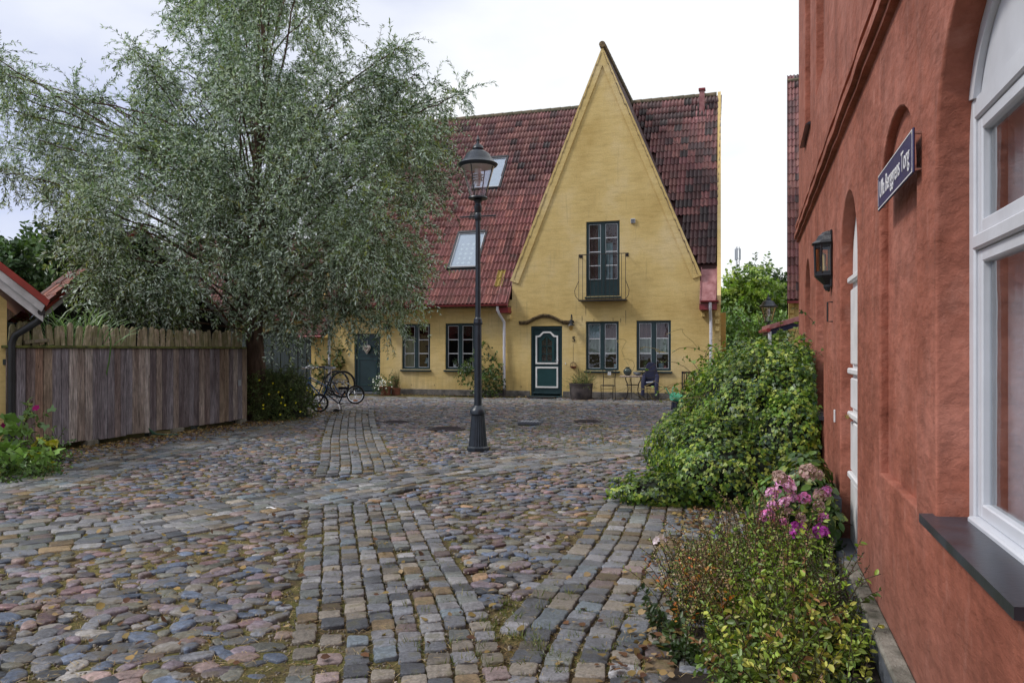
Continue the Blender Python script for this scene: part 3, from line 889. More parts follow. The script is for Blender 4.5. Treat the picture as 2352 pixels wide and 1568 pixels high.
sec = [(0, 0), (11.2, 0), (11.2, EZ), (5.46, 10.62), (0, EZ)]
# end walls of the long house
for s_, q in ((5.42, -0.2), (-7.92, 0.2)):
    MB().prism([(0.0, 0), (11.2, 0), (11.2, EZ), (5.6, 10.85), (0.0, EZ)], lambda p, s_=s_: (s_ - .04 * p[0] * (s_ > 0), p[0] + .004, p[1]), lambda p, s_=s_, q=q: (s_ + q - .04 * p[0] * (s_ > 0), p[0] + .004, p[1])).build('end_wall', 'yellow', house)
MB().box(-7.7, 5.2, 11.0, 11.2, 0, EZ).build('back_wall', 'yellow', house)
# verge strip running up the right end
MB().prism([(-.32, 2.86), (5.46, 10.78), (5.46, 11.06), (-.38, 3.14)], lambda p: (5.32 - .04 * p[0], p[0], p[1]), lambda p: (5.43 - .04 * p[0], p[0], p[1])).build('verge', 'yellow', house)
for x0, x1 in ((-7.92, -6.96), (-5.90, -.55), (.55, 5.42)):
    MB().box(x0, x1, -.03, .002, 0, .20, .008).build('plinth', 'plinth', house)
# rake bands of the gable
for sgn in (-1, 1):
    n_ = Vector((sgn, 0, KR)).normalized()
    a = Vector((AX, 0, AZ + .05)); b = Vector((AX + sgn * (AZ - 3.72) * KR, 0, 3.78))
    inn = Vector((-n_.x, 0, -n_.z))
    w_ = .24
    top_in = Vector((AX, 0, AZ + .05 - w_ / n_.z * 1.0 * 1.0)) if False else Vector((AX, 0, AZ + .05 - w_ / abs(n_.z) * 1.0))
    bot_in = b + Vector((-sgn * w_, 0, -.10))
    top_in = Vector((AX, 0, AZ - .56))
    loop = [(a.x, a.z), (b.x + sgn * .03, b.z), (bot_in.x, bot_in.z), (top_in.x, top_in.z)]
    MB().prism(loop, lambda p: (p[0], .0, p[1]), lambda p: (p[0], -.045, p[1])).build('rake_band', 'yellow', house)
# rear of the gable dormer: its own two slopes
dorm = MB()
for sgn in (-1, 1):
    def pt(z, w, o=0.0): return (AX + sgn * ((AZ + .07 + o - z) * KR), w, z)
    wb = lambda z: (z - 3.0) / ROOF_TAN - .35
    zs = [3.9, 6, 8, 10, AZ + .06]
    for i in range(len(zs) - 1):
        a, b = zs[i], zs[i + 1]
        dorm.add([pt(a, -.02), pt(a, wb(a) + .1), pt(b, wb(b) + .1), pt(b, -.02)], [(0, 1, 2, 3)])
dorm.build('dormer_roof_boarding', 'roofdeck', house)
for sgn in (-1, 1):
    up = Vector((-sgn * KR, 0, 1)).normalized()
    o_ = np.array([AX + sgn * ((AZ + .10 - 3.85) * KR), -.05 if sgn < 0 else 5.9, 3.85])
    d_ = np.array([0, 1.0, 0]) if sgn < 0 else np.array([0, -1.0, 0])
    o_[1] = -.06 if sgn < 0 else -.06 + 22 * .27
    tile_roof(house, o_, (d_ if sgn > 0 else -d_) if False else d_, tuple(up), 22, 21,
              lambda p: p[1] < (p[2] - 3.0) / ROOF_TAN - .25 and p[2] < AZ, lambda p, i, j: pick(TILE_DARK, 1)[0], nobj=0)
# cap of ridge tiles on the dormer
for k in range(16):
    MB().lathe([(.0, 0), (.10, 0), (.11, .38), (.0, .38)], 10).build('ridge_tile', 'arch' if k < 2 else 'ridge', house)
    o = bpy.context.scene.objects[-1] if False else [c for c in house.children if c.name.startswith('ridge_tile')][-1]
    o.rotation_euler = (R(-90), 0, 0); o.location = (AX, -.10 + k * .36, AZ + .09)
# main roof
deck = MB()
dz = lambda w: 2.97 + (w + .36) * ROOF_TAN
gl, gr_ = AX - (AZ - 3.78) * KR, AX + (AZ - 3.78) * KR
deck.add([(-8.0, -.36, dz(-.36)), (gl - .02, -.36, dz(-.36)), (gl - .02, .3, dz(.3)), (AX, 5.46, 10.88), (-8.0, 5.46, 10.88)], [(0, 1, 2, 3, 4)])
deck.add([(gr_ + .02, -.36, dz(-.36)), (5.36, -.36, dz(-.36)), (5.15, 5.46, 10.88), (AX, 5.46, 10.88), (gr_ + .02, .3, dz(.3))], [(0, 1, 2, 3, 4)])
deck.add([(-8.0, 11.4, 2.97), (4.93, 11.4, 2.97), (5.12, 5.46, 10.88), (-8.0, 5.46, 10.88)], [(0, 1, 2, 3)])
dk = deck.build('roof_boarding', 'roofdeck', house)
def keep_main(p):
    hw = (AZ - p[2]) * KR
    if p[2] > 3.55 and abs(p[0] - AX) < hw - .02: return False
    if p[2] <= 3.95 and -1.32 < p[0] < 5.3: return False
    for (a0, a1, z0, z1) in ((-3.68, -2.55, 4.22, 5.62), (-3.68, -2.5, 7.40, 8.80)):
        if a0 - .05 < p[0] < a1 + .05 and z0 - .28 < p[2] < z1 - .05: return False
    return p[0] < 5.36 - .04 * p[1]
def tint_main(p, i, j):
    nse = .5 + .25 * math.sin(p[0] * 1.9 + 1) * math.sin(p[2] * 1.3) + .25 * math.sin(p[0] * .8 - p[2] * .9 + 2)
    dark = rnd.random() < (.35 + .5 * nse if p[0] > 1.8 else .08 * nse + (.10 if p[2] > 8 else 0))
    c = pick(TILE_DARK if dark else TILE_PAL, 1, .14)[0]
    if p[0] < .0 and p[2] < 7: c = c * np.array([1.18, 1.05, 1.0])
    if j in (2, 3) and 0 < p[0] + 1.9 < .3: c = np.array([.35, .25, .06])
    return c
su = Vector((0, 1, ROOF_TAN)).normalized()
tile_roof(house, (-7.98, -.38, 3.0), (1, 0, 0), tuple(su), 49, 27, keep_main, tint_main, 300, rank=lambda p: (0 if p[0] > -4.2 else 100) + p[1] - p[0] * .3)
for k in range(33):
    x0 = -7.98 + k * .395
    if abs(x0 + .2 - AX) < .1: continue
    r_ = MB().lathe([(.0, 0), (.10, 0), (.115, .40), (.0, .40)], 10)
    ob = r_.build('ridge_tile', 'ridge', house)
    ob.rotation_euler = (0, R(90), 0); ob.location = (x0, 5.46, 10.95)
# eaves: gutters, soffits, flashings, pipes, corbels
def eave(x0, x1, cut=False):
    MB().box(x0, x1, -.34, .0, 2.90, 2.955).build('soffit', 'arch', house)
    prof = [(-.45 + .055 * math.cos(t), 2.985 + .055 * math.sin(t)) for t in [math.pi + i * math.pi / 8 for i in range(9)]]
    prof += [(-.45 + .049 * math.cos(t), 2.988 + .049 * math.sin(t)) for t in [2 * math.pi - i * math.pi / 8 for i in range(9)]]
    MB().prism(prof, lambda p: (x0, p[0], p[1]), lambda p: (x1, p[0], p[1])).build('gutter', 'gutter', house)
eave(-7.95, -1.18)
eave(4.86, 5.38)
MB().box(-7.92, AX - (AZ - 3.78) * KR - .001, -.05, -.001, 2.78, 2.90).build('cornice', 'yellow', house)
def flashing(x0, x1):
    mb = MB()
    t0, t1 = -.40, .34
    z = lambda w: 3.02 + (w + .38) * ROOF_TAN
    for (a, b) in ((x0, x1),):
        mb.add([(a, t0, z(t0)), (b, t0, z(t0)), (b, t1, z(t1)), (a, t1, z(t1)), (a, t0, z(t0) - .07), (b, t0, z(t0) - .07), (b, t1, z(t1) - .07), (a, t1, z(t1) - .07)],
               [(0, 1, 2, 3), (4, 7, 6, 5), (0, 4, 5, 1), (1, 5, 6, 2), (2, 6, 7, 3), (3, 7, 4, 0)])
    mb.build('metal_flashing', 'redmetal', house)
    for a in (x0, x1):
        MB().prism([(t0 - .01, z(t0) - .10), (t1, z(t1) - .10), (t1, z(t1) + .06), (t0 - .01, z(t0) + .05)], lambda p, a=a: (a - .012, p[0], p[1]), lambda p, a=a: (a + .012, p[0], p[1])).build('flashing_upstand', 'redmetal', house)
    MB().box(x0 - .02, x1 + .02, -.38, -.001, 2.72, 2.90).build('eave_box', 'gutter', house)
flashing(-1.56, -1.20)
flashing(4.84, 5.30)
for x in (-1.08 - .16, 4.80 + .12, 5.32):
    for k in range(3 if x > 5 else 1):
        MB().box(x - .06, x + .06, -.16 + k * .045, -.002, 2.52 - k * .22, 2.66 - k * .22, .01).build('corbel', 'yellow', house)
def pipe(s, y, ztop, zbot, kick=0.0):
    p = [(s - kick, -.42, ztop), (s - kick, -.42, ztop - .12), (s - kick * .6, -.3, ztop - .28), (s, y, ztop - .5), (s, y, ztop - .62), (s, y, zbot)]
    d = MB().tube(p, .045, 12).build('downpipe', 'pipe', house, True)
    MB().tube([(s, y, zbot), (s, y, .0)], .055, 10).build('drain_shoe', 'zinc', d, True)
    for z in (ztop - .9, (ztop + zbot) / 2, zbot + .25):
        MB().tube([(s, y, z - .015), (s, y, z + .015)], .053, 12).build('pipe_clip', 'pipe', d, True)
pipe(-1.40, -.09, 2.93, .26, .12)
pipe(5.14, -.09, 2.93, .26, 0)
pipe(-7.86, -.09, 2.93, .26, 0)
# vent pipe on the roof
vp = MB().box(4.48, 4.66, 4.86, 5.02, 9.95, 10.98, .01).build('vent_stack', 'redmetal', house)
MB().box(4.45, 4.69, 4.82, 5.06, 10.98, 11.06, .01).build('cowl', 'gutter', vp)
MB().add([(4.34, 4.62, 9.86), (4.80, 4.62, 9.86), (4.80, 5.08, 10.48), (4.34, 5.08, 10.48)], [(0, 1, 2, 3)]).build('apron', 'redmetal', vp)

def window(parent, a0, a1, b0, b1, rows=3, room='room', sill=True, curtains=(), name='window', dep=.10, panel=0.0):
    """green two-casement window set into the wall; local x along the wall, y inwards"""
    fw = .062
    f = MB()
    y0, y1 = dep - .055, dep + .03
    f.box(a0, a0 + fw, y0, y1, b0, b1, .004).box(a1 - fw, a1, y0, y1, b0, b1, .004)
    f.box(a0 + fw, a1 - fw, y0, y1, b1 - fw, b1, .004).box(a0 + fw, a1 - fw, y0, y1, b0, b0 + fw, .004)
    c = (a0 + a1) / 2
    f.box(c - .048, c + .048, y0 + .008, y1, b0 + fw, b1 - fw, .004)
    w = f.build(name, 'green', parent)
    if sill: MB().box(a0 - .03, a1 + .03, -.07, dep - .05, b0 - .055, b0 + .002, .008).build('sill', 'green', w)
    for (l, r_) in ((a0 + fw, c - .048), (c + .048, a1 - fw)):
        l += .028; r_ -= .028
        t, bo = b1 - fw - .028, b0 + fw + .028 + panel
        s = MB()
        s.box(l - .028, l, y0 + .018, y1 - .01, bo - .028, t + .028).box(r_, r_ + .028, y0 + .018, y1 - .01, bo - .028, t + .028)
        s.box(l, r_, y0 + .018, y1 - .01, t, t + .028).box(l, r_, y0 + .018, y1 - .01, bo - .028, bo)
        if panel: s.box(l - .028, r_ + .028, y0 + .03, y1 - .012, bo - .03 - panel + .002, bo - .028)
        s.build('casement', 'green', w)
        m = MB()
        m.box(l, l + .011, y0 + .022, y0 + .045, bo, t).box(r_ - .011, r_, y0 + .022, y0 + .045, bo, t)
        m.box(l + .011, r_ - .011, y0 + .022, y0 + .045, t - .011, t).box(l + .011, r_ - .011, y0 + .022, y0 + .045, bo, bo + .011)
        for k in range(1, rows):
            z = bo + (t - bo) * k / rows
            m.box(l + .011, r_ - .011, y0 + .020, y0 + .045, z - .012, z + .012)
        m.build('glazing_bar', 'whiteframe', w)
        for k in range(rows):
            za, zb = bo + (t - bo) * k / rows + .008, bo + (t - bo) * (k + 1) / rows - .008
            p = MB().add([(l + .006, 0, za), (r_ - .006, 0, za), (r_ - .006, 0, zb), (l + .006, 0, zb)], [(0, 1, 2, 3)]).build('pane', 'glass', w)
            p.location = (0, y0 + .034 + rnd.uniform(-.001, .001), 0)
            p.rotation_euler = (0, 0, 0)
    MB_room(w, a0 + .02, a1 - .02, y1 + .002, y1 + .9, b0 + .02, b1 - .02, room)
    for (x0, x1, z0, z1, mt_, dy) in curtains:
        n = 22
        vs = []
        for i in range(n + 1):
            x = x0 + (x1 - x0) * i / n
            yy = y1 + dy + .018 * math.sin(i * 1.9) + .006 * math.sin(i * 4.1)
            vs += [(x, yy, z0), (x, yy, z1)]
        MB().add(vs, [(2 * i, 2 * i + 2, 2 * i + 3, 2 * i + 1) for i in range(n)]).build('curtain', mt_, w, True)
    return w
def MB_room(w, x0, x1, y0, y1, z0, z1, mat):
    r_ = MB()
    X0, X1, Z0, Z1 = x0 - .3, x1 + .3, z0 - .15, z1 + .1
    r_.add([(x0, y0, z0), (x1, y0, z0), (x1, y0, z1), (x0, y0, z1), (X0, y0 + .12, Z0), (X1, y0 + .12, Z0), (X1, y0 + .12, Z1), (X0, y0 + .12, Z1), (X0, y1, Z0), (X1, y1, Z0), (X1, y1, Z1), (X0, y1, Z1)],
           [(0, 1, 5, 4), (1, 2, 6, 5), (2, 3, 7, 6), (3, 0, 4, 7), (4, 5, 9, 8), (5, 6, 10, 9), (6, 7, 11, 10), (7, 4, 8, 11), (8, 9, 10, 11)])
    return r_.build('room_interior', mat, w)
w1 = window(house, *wins[0], room='roomdark', curtains=[(-5.06, -4.72, .9, 2.0, 'voile', .06)])
w2 = window(house, *wins[1], room='roomdark')
w3 = window(house, *wins[2], room='roomdark', curtains=[(1.33, 2.31, 1.38, 1.88, 'voile', .03), (1.85, 2.31, 1.9, 2.38, 'curtain', .04), (1.33, 1.80, 1.9, 2.38, 'curtain_blue', .04), (2.12, 2.3, .9, 1.5, 'curtain', .10)])
w4 = window(house, *wins[3], room='room', curtains=[(2.92, 3.92, 1.38, 1.88, 'voile', .03), (2.92, 3.92, 1.9, 2.40, 'curtain', .04)])
wf = window(house, *french, rows=4, room='roomdark', sill=False, panel=.46, name='balcony_door', curtains=[(1.34, 1.66, 3.7, 5.5, 'curtain', .05), (1.66, 1.84, 3.75, 5.5, 'curtain_blue', .03), (1.9, 2.12, 3.7, 4.9, 'curtain_blue', .03), (1.88, 2.33, 3.7, 5.5, 'curtain', .09)])
MB().box(1.26, 2.41, -.04, .05, 3.145, 3.198, .006).build('threshold', 'green', wf)
# objects standing on window boards: potted plants inside the windows
for (x, mt_) in ((-3.24, 0), (-2.72, 0)):
    p = MB().lathe([(.0, 0), (.05, 0), (.07, .13), (.0, .13)], 12, (x, .21, .95)).build('pot_behind_glass', 'enamel', w2)
def small_lump(name, c, r, n, pal, parent, ln=.05, wd=.03, mat='leaf', tpl=LEAF_OVAL):
    d = norm(rng.normal(size=(n, 3)))
    p = np.array(c) + d * np.array(r) * (0.5 + .5 * rng.random((n, 1)))
    nd = norm(d + rng.normal(0, .5, (n, 3)))
    return mass(name, *tpl, p, frame_from(norm(np.cross(nd, rng.normal(size=(n, 3)))), nd), np.stack([rng.uniform(.7, 1.2, n) * ln, rng.uniform(.7, 1.2, n) * wd, np.full(n, ln)], 1), pick(pal, n, .25), mat, parent, kind=None)
for x in (-3.24, -2.72):
    small_lump('plant_behind_glass', (x, .21, 1.16), (.10, .06, .09), 90, [(.08, .16, .06), (.2, .25, .15)], w2)
small_lump('plant_behind_glass', (3.16, .20, 1.10), (.10, .05, .15), 60, [(.10, .2, .06)], w4)
MB().lathe([(.0, 0), (.07, 0), (.09, .18), (.0, .18)], 12, (3.62, .24, .93)).build('bowl_behind_glass', 'curtain_blue', w4)
MB().lathe([(.0, 0), (.04, 0), (.05, .1), (.0, .1)], 12, (3.76, .19, .93)).build('cup_behind_glass', 'redmetal', w4)
MB().lathe([(.02, .0), (.02, .12), (.11, .12), (.06, .30), (0, .30)], 14, (-4.28, .3, .95)).build('lamp_behind_glass', 'curtain_blue', w1)
MB().box(2.16, 2.26, .17, .22, .93, 1.08, .01).build('box_behind_glass', 'curtain_blue', w3)

# balcony railing in front of the french door
rl = MB()
A0, A1, ZB, ZT, YF = 1.13, 2.60, 3.08, 4.50, -.30
rl.box(A0 - .01, A1 + .01, YF - .02, -.01, ZB - .03, ZB + .012)
bal = rl.build('balcony_railing', 'iron', house)
MB().tube([(A0, -.0, ZT), (A0, YF, ZT), (A1, YF, ZT), (A1, 0, ZT)], .014, 6).build('handrail', 'iron', bal)
for k in range(13):
    x = A0 + (A1 - A0) * k / 12
    if k in (0, 12):
        b_ = -.12 if k == 0 else .12
        MB().tube([(x, YF, ZT), (x, YF, ZB + .6), (x + b_, YF - .06, ZB + .3), (x + b_ * .85, YF - .05, ZB + .14), (x, YF, ZB)], .010, 6).build('baluster', 'iron', bal, True)
    MB().tube([(x, YF, ZT), (x, YF, ZB)], .008, 6).build('baluster', 'iron', bal, True)
for x in (A0, A1): MB().box(x - .05, x + .05, -.02, .0, ZT - .06, ZT + .05, .006).build('bracket', 'iron', bal)
# rust streaks under the ironwork are in the wall's wear; small grille beside the door
vg = MB().box(2.72, 2.86, -.05, .0, 5.46, 5.60, .004).build('vent_grille', 'whiteframe', house)
for k in range(5): MB().box(2.73, 2.85, -.058, -.0495, 5.475 + k * .024, 5.487 + k * .024).build('louvre', 'stone', vg)
# iron ties and rust streaks
for (x, z, l) in ((1.17, 2.60, .22), (1.29, 2.92, .35), (2.56, 2.75, .5), (1.55, 2.50, .12), (2.16, 2.52, .16), (2.40, 2.50, .15), (-4.75, .36, .06), (-3.9, .36, .06), (-2.95, .36, .06), (-.85, .36, .08)):
    MB().prism([(x - .009, z), (x + .009, z), (x + .012, z - l * .4), (x + .003, z - l), (x - .006, z - l * .7)], lambda p: (p[0], .001, p[1]), lambda p: (p[0], -.0025, p[1])).build('rust_streak', 'arch', house)

# front door of number 5
def curve_top(a0, a1, b1, rise, n=12):
    """bell shaped top edge from right to left"""
    out = []
    for i in range(n + 1):
        t = i / n
        x = a1 + (a0 - a1) * t
        k = 0.5 - 0.5 * math.cos(2 * math.pi * t)
        k = min(1, max(0, (k - .12) / .7))
        out.append((x, b1 + rise * (k * k * (3 - 2 * k))))
    return out
d5 = MB()
d5.box(-.53, -.455, .03, .12, .04, 2.30, .004).box(.455, .53, .03, .12, .04, 2.30, .004).box(-.455, .455, .03, .12, 2.20, 2.30, .004)
door = d5.build('front_door', 'green', house)
wl = lambda y0, y1: (lambda p: (p[0], y0, p[1]), lambda p: (p[0], y1, p[1]))
# leaf with a real opening for the glass
glz = [(-.17, 1.16), (.17, 1.16)] + [(.17, 1.82)] + curve_top(-.17, .17, 1.86, .10)[1:-1] + [(-.17, 1.82)]
leafo = [(-.453, .12), (.453, .12), (.453, 2.198), (-.453, 2.198)]
wall_mesh(leafo, [((lambda g: glz), .03, False)], lambda a, b, d: (a, .062 + d, b), 0, 'door_leaf', 'green', door)
def ring(outer_, inner_, y0, y1, name, mat, par):
    mb = MB(); n = len(outer_)
    vs = [(p[0], y, p[1]) for y in (y0, y1) for p in outer_] + [(p[0], y, p[1]) for y in (y0, y1) for p in inner_]
    for k in range(n):
        k2 = (k + 1) % n
        for q in ((k, k2, 2 * n + k2, 2 * n + k), (n + k, 3 * n + k, 3 * n + k2, n + k2), (k, n + k, n + k2, k2), (2 * n + k, 2 * n + k2, 3 * n + k2, 3 * n + k)):
            mb.f.append(q)
    mb.v = vs
    return mb.build(name, mat, par)
def bell(a0, a1, b0, b1, rise): return [(a0, b0), (a1, b0)] + curve_top(a0, a1, b1, rise)
ring(bell(-.375, .375, 1.065, 1.985, .13), bell(-.325, .325, 1.115, 1.935, .13), .061, .040, 'white_moulding', 'white', door)
ring(bell(-.375, .375, .30, .98, 0), bell(-.325, .325, .35, .93, 0), .061, .040, 'white_moulding', 'white', door)
MB().prism(loop_rect(-.322, .322, .353, .927), *wl(.061, .050)).build('door_panel', 'green_panel', door)
ring(bell(-.25, .25, 1.13, 1.84, .10), bell(-.172, .172, 1.165, 1.83, .09), .061, .046, 'glazing_frame', 'green_panel', door)
m_ = MB().box(-.012, .012, .050, .075, 1.16, 1.94)
for z in (1.40, 1.64): m_.box(-.17, -.012, .051, .074, z - .011, z + .011).box(.012, .17, .051, .074, z - .011, z + .011)
m_.build('glazing_bar', 'green_panel', door)
MB().prism(glz, *wl(.078, .080)).build('pane', 'glass', door)
MB().box(-.2, .2, .10, .5, 1.1, 2.0).build('hall_interior', 'room', door)
MB().box(-.46, .46, .02, .062, .10, .16, .008).build('weatherboard', 'green', door)
MB().tube([(.40, .06, 1.17), (.40, .0, 1.17), (.29, -.005, 1.18)], .010, 8).build('handle', 'chrome', door, True)
MB().box(.385, .425, .05, .062, 1.08, 1.26, .003).build('lock_plate', 'black', door)
MB().box(-.56, .56, -.12, .12, .0, .055, .006).build('doorstep', 'green', house)
# brick hood over the door
hood = MB(); pts = []
for i in range(31):
    t = i / 30; x = -.90 + 1.72 * t
    k = max(0, math.sin(math.pi * min(1, max(0, (t - .14) / .72))))
    pts.append((x, 2.415 + .22 * k ** 1.2))
for yy, t0, t1 in ((-.11, .0, .045), (-.07, -.045, .0), (-.035, -.075, -.045)):
    n = len(pts)
    vs = [(x, y_, z + q) for (x, z) in pts for y_ in (0.001, yy) for q in (t0, t1)]
    fs = []
    for i in range(n - 1):
        a = 4 * i; b = a + 4
        fs += [(a, b, b + 1, a + 1), (a + 2, a + 3, b + 3, b + 2), (a, a + 2, b + 2, b), (a + 1, b + 1, b + 3, a + 3)]
    fs += [(0, 1, 3, 2), (4 * n - 4, 4 * n - 2, 4 * n - 1, 4 * n - 3)]
    hood.add(vs, fs)
hood.build('door_hood', 'arch', house)
# front door of number 3
d3 = MB()
a0, a1 = -6.94, -5.92
d3.box(a0, a0 + .07, .03, .12, .04, 2.10, .004).box(a1 - .07, a1, .03, .12, .04, 2.10, .004).box(a0 + .07, a1 - .07, .03, .12, 2.03, 2.10, .004)
door3 = d3.build('front_door', 'green', house)
MB().box(a0 + .072, a1 - .072, .06, .10, .10, 2.028).build('door_leaf', 'green', door3)
for b0, b1 in ((.30, 1.22), (1.34, 1.52), (1.62, 1.92)):
    ring(loop_rect(a0 + .16, a1 - .16, b0, b1), loop_rect(a0 + .19, a1 - .19, b0 + .03, b1 - .03), .0595, .045, 'panel_moulding', 'green_panel', door3)
MB().tube([(a1 - .12, .06, 1.16), (a1 - .12, .0, 1.16), (a1 - .24, -.005, 1.16)], .009, 8).build('handle', 'black', door3, True)
MB().box(a0 - .02, a1 + .02, -.14, .12, .0, .07, .006).build('doorstep', 'stone', house)
# house numbers
def text(name, body, size, mat, parent, loc, rot, ext=.004, sx=1.0, font=None, align='CENTER'):
    cu = bpy.data.curves.new(name, 'FONT')
    cu.body = body; cu.size = size; cu.extrude = ext; cu.align_x = align; cu.align_y = 'CENTER'
    tmp = bpy.data.objects.new('tmp', cu); COL.objects.link(tmp)
    dg = bpy.context.evaluated_depsgraph_get()
    me = bpy.data.meshes.new_from_object(tmp.evaluated_get(dg))
    bpy.data.objects.remove(tmp)
    me.materials.clear(); me.materials.append(MT[mat])
    o = bpy.data.objects.new(name, me); COL.objects.link(o); o.parent = parent
    o.location = loc; o.rotation_euler = rot; o.scale = (sx, 1, 1)
    return o
text('house_number', '5', .24, 'black', house, (.90, -.012, 1.86), (R(90), 0, 0), .01)
text('house_number', '3', .24, 'black', house, (-5.55, -.012, 1.84), (R(90), 0, 0), .01)
MB().box(.62, .645, -.02, 0, 1.06, 1.11, .003).build('doorbell', 'white', house)
# skylights on the main roof
def skylight(x0, x1, z0, z1, stars):
    w = lambda z: (z - 3.0) / ROOF_TAN - .35
    c = Vector(((x0 + x1) / 2, w((z0 + z1) / 2), (z0 + z1) / 2 + .03))
    ln = (z1 - z0) / ROOF_TAN * math.hypot(1, ROOF_TAN); wd = x1 - x0
    f = MB()
    hx, hy = wd / 2, ln / 2
    f.box(-hx, -hx + .075, -hy, hy, -.03, .085, .006).box(hx - .075, hx, -hy, hy, -.03, .085, .006)
    f.box(-hx + .075, hx - .075, hy - .11, hy, -.03, .10, .006).box(-hx + .075, hx - .075, -hy, -hy + .075, -.03, .075, .006)
    o = f.build('skylight', 'black', house)
    o.location = c; o.rotation_euler = (math.atan(ROOF_TAN), 0, 0)
    MB().box(-hx + .075, hx - .075, -hy + .075, hy - .11, .01, .03).build('blind', 'blind', o)
    MB().box(-hx + .077, hx - .077, -hy + .077, hy - .112, .050, .056).build('pane', 'glass', o)
    a_, b_ = hx - .076, hy - .11
    MB().box(-a_, -a_ + .02, -hy + .076, b_, .057, .07).box(a_ - .02, a_, -hy + .076, b_, .057, .07).box(-a_ + .02, a_ - .02, b_ - .02, b_, .057, .07).box(-a_ + .02, a_ - .02, -hy + .076, -hy + .096, .057, .07).build('inner_frame', 'whiteframe', o)
    ap = MB().box(-hx - .03, hx + .05, -hy - .16, -hy, -.03, .02).build('apron_flashing', 'black', o)
    if stars:
        for i in range(3):
            for j in range(5):
                x = -.23 + i * .19 + (.0 if i < 2 else .02); y = -hy + .26 + j * .22
                vs = []
                for q in range(10):
                    t = q * math.pi / 5 + .3 * (i + j); rr = .085 if q % 2 == 0 else .036
                    vs.append((x + rr * math.cos(t), y + rr * math.sin(t)))
                MB().prism(vs, lambda p: (p[0], p[1], .031), lambda p: (p[0], p[1], .034)).build('star', 'star', o)
skylight(-3.66, -2.54, 4.24, 5.66, True)
skylight(-3.68, -2.50, 7.42, 8.84, False)
# low tiled wing at the left end
MB().box(-8.62, -7.925, -.02, .9, .0, 1.96).build('wing_wall', 'yellow', house)
MB().prism([(-.30, 1.98), (1.1, 2.75), (1.1, 2.80), (-.30, 2.03)], lambda p: (-9.0, p[0], p[1]), lambda p: (-7.93, p[0], p[1])).build('wing_roof_boarding', 'roofdeck', house)
tile_roof(house, (-9.02, -.32, 2.03), (1, 0, 0), tuple(Vector((0, 1, .55)).normalized()), 4, 4, lambda p: True, lambda p, i, j: pick(TILE_PAL, 1)[0], 0)
MB().tube([(-9.03, -.36, 1.99), (-7.93, -.36, 1.99)], .045, 10).build('wing_gutter', 'gutter', house, True)

# ------------------------------------------------------------ street lamps
def lamp_head(root, z, k=1.0, nglass=4, hexa=False):
    n = 6 if hexa else 28
    par = lambda r_, zz: (r_ * k, z + zz * k)
    g = MB().lathe([par(.115, .03), par(.245, .50)], n).build('lantern_glass', 'lampglass', root, not hexa)
    MB().lathe([par(.0, -.0), par(.14, .0), (.15 * k, z + .015 * k), par(.14, .035), par(.0, .04)], 24).build('lantern_base', 'lampblue', root, True)
    for i in range(6 if hexa else 4):
        t = (i + .5) * 2 * math.pi / (6 if hexa else 4) + (0 if hexa else .25)
        c, s = math.cos(t), math.sin(t)
        MB().tube([(.12 * k * c, .12 * k * s, z + .03 * k), (.25 * k * c, .25 * k * s, z + .51 * k)], .008 * k, 6).build('glazing_rib', 'lampblue', root)
    r_ = MB().lathe([par(.255, .48), par(.285, .50), par(.30, .525), par(.265, .55), par(.215, .60), par(.17, .68), par(.10, .725), par(.075, .735), par(.085, .76), par(.07, .80), par(.025, .83), par(.018, .87), par(.03, .89), par(.018, .91), par(.008, .95), par(0, .96)], 28)
    r_.build('lantern_roof', 'lampblue', root, True)
    MB().lathe([par(.0, .478), par(.25, .478), par(.25, .484), par(0, .484)], 28).build('reflector_plate', 'enamel', root)
    b = MB().lathe([par(0, .20), par(.03, .20), par(.045, .27), par(.04, .36), par(.05, .38), par(.05, .46), par(0, .46)], 16).build('bulb', 'enamel', root, True)
    for q in (.30, .34, .38): MB().lathe([par(.04, q), par(.085, q - .015), par(.085, q - .010), par(.04, q + .008)], 20).build('louvre_ring', 'chrome', root, True)
lamp = thing('street_lamp', 'tall blue black cast iron street lamp standing in the middle of the cobbled square', 'street lamp', (-.51, 11.57, 0), R(8), 'street lamps of the square')
MB().lathe([(.0, 0), (.175, 0), (.175, .055), (.15, .075), (.0, .075)], 8, a0=R(22.5)).build('foot_plate', 'lampblue', lamp)
MB().lathe([(.142, .075), (.135, .13), (.098, .54), (.0, .54)], 48, flute=.05).build('fluted_base', 'lampblue', lamp)
MB().lathe([(.10, .54), (.122, .555), (.122, .60), (.105, .63), (.075, .66), (.058, .68), (.0, .68)], 24).build('base_collar', 'lampblue', lamp, True)
MB().lathe([(.058, .68), (.056, 1.20), (.054, 1.93), (0, 1.93)], 20).build('lower_column', 'lampblue', lamp, True)
MB().lathe([(.054, 1.88), (.068, 1.90), (.068, 1.93), (.060, 1.95), (.062, 1.97), (.045, 1.99), (.04, 2.0), (0, 2.0)], 24).build('column_collar', 'lampblue', lamp, True)
MB().lathe([(.042, 2.0), (.036, 3.45), (0, 3.45)], 20).build('upper_column', 'lampblue', lamp, True)
MB().tube([(-.27, 0, 3.49), (.27, 0, 3.53)], .011, 8).build('ladder_bar', 'lampblue', lamp, True)
MB().lathe([(.036, 3.44), (.052, 3.47), (.052, 3.54), (.04, 3.56), (.055, 3.60), (.06, 3.66), (.045, 3.68), (.045, 3.72), (.07, 3.75), (.05, 3.77), (.0, 3.77)], 20).build('neck', 'lampblue', lamp, True)
lamp_head(lamp, 3.765)
lp2 = thing('street_lamp', 'small street lamp with six sided lantern behind the ivy mound by the porch roof', 'street lamp', D2W(1765, 805, 25)[:2] + (0,), 0, 'street lamps of the square')
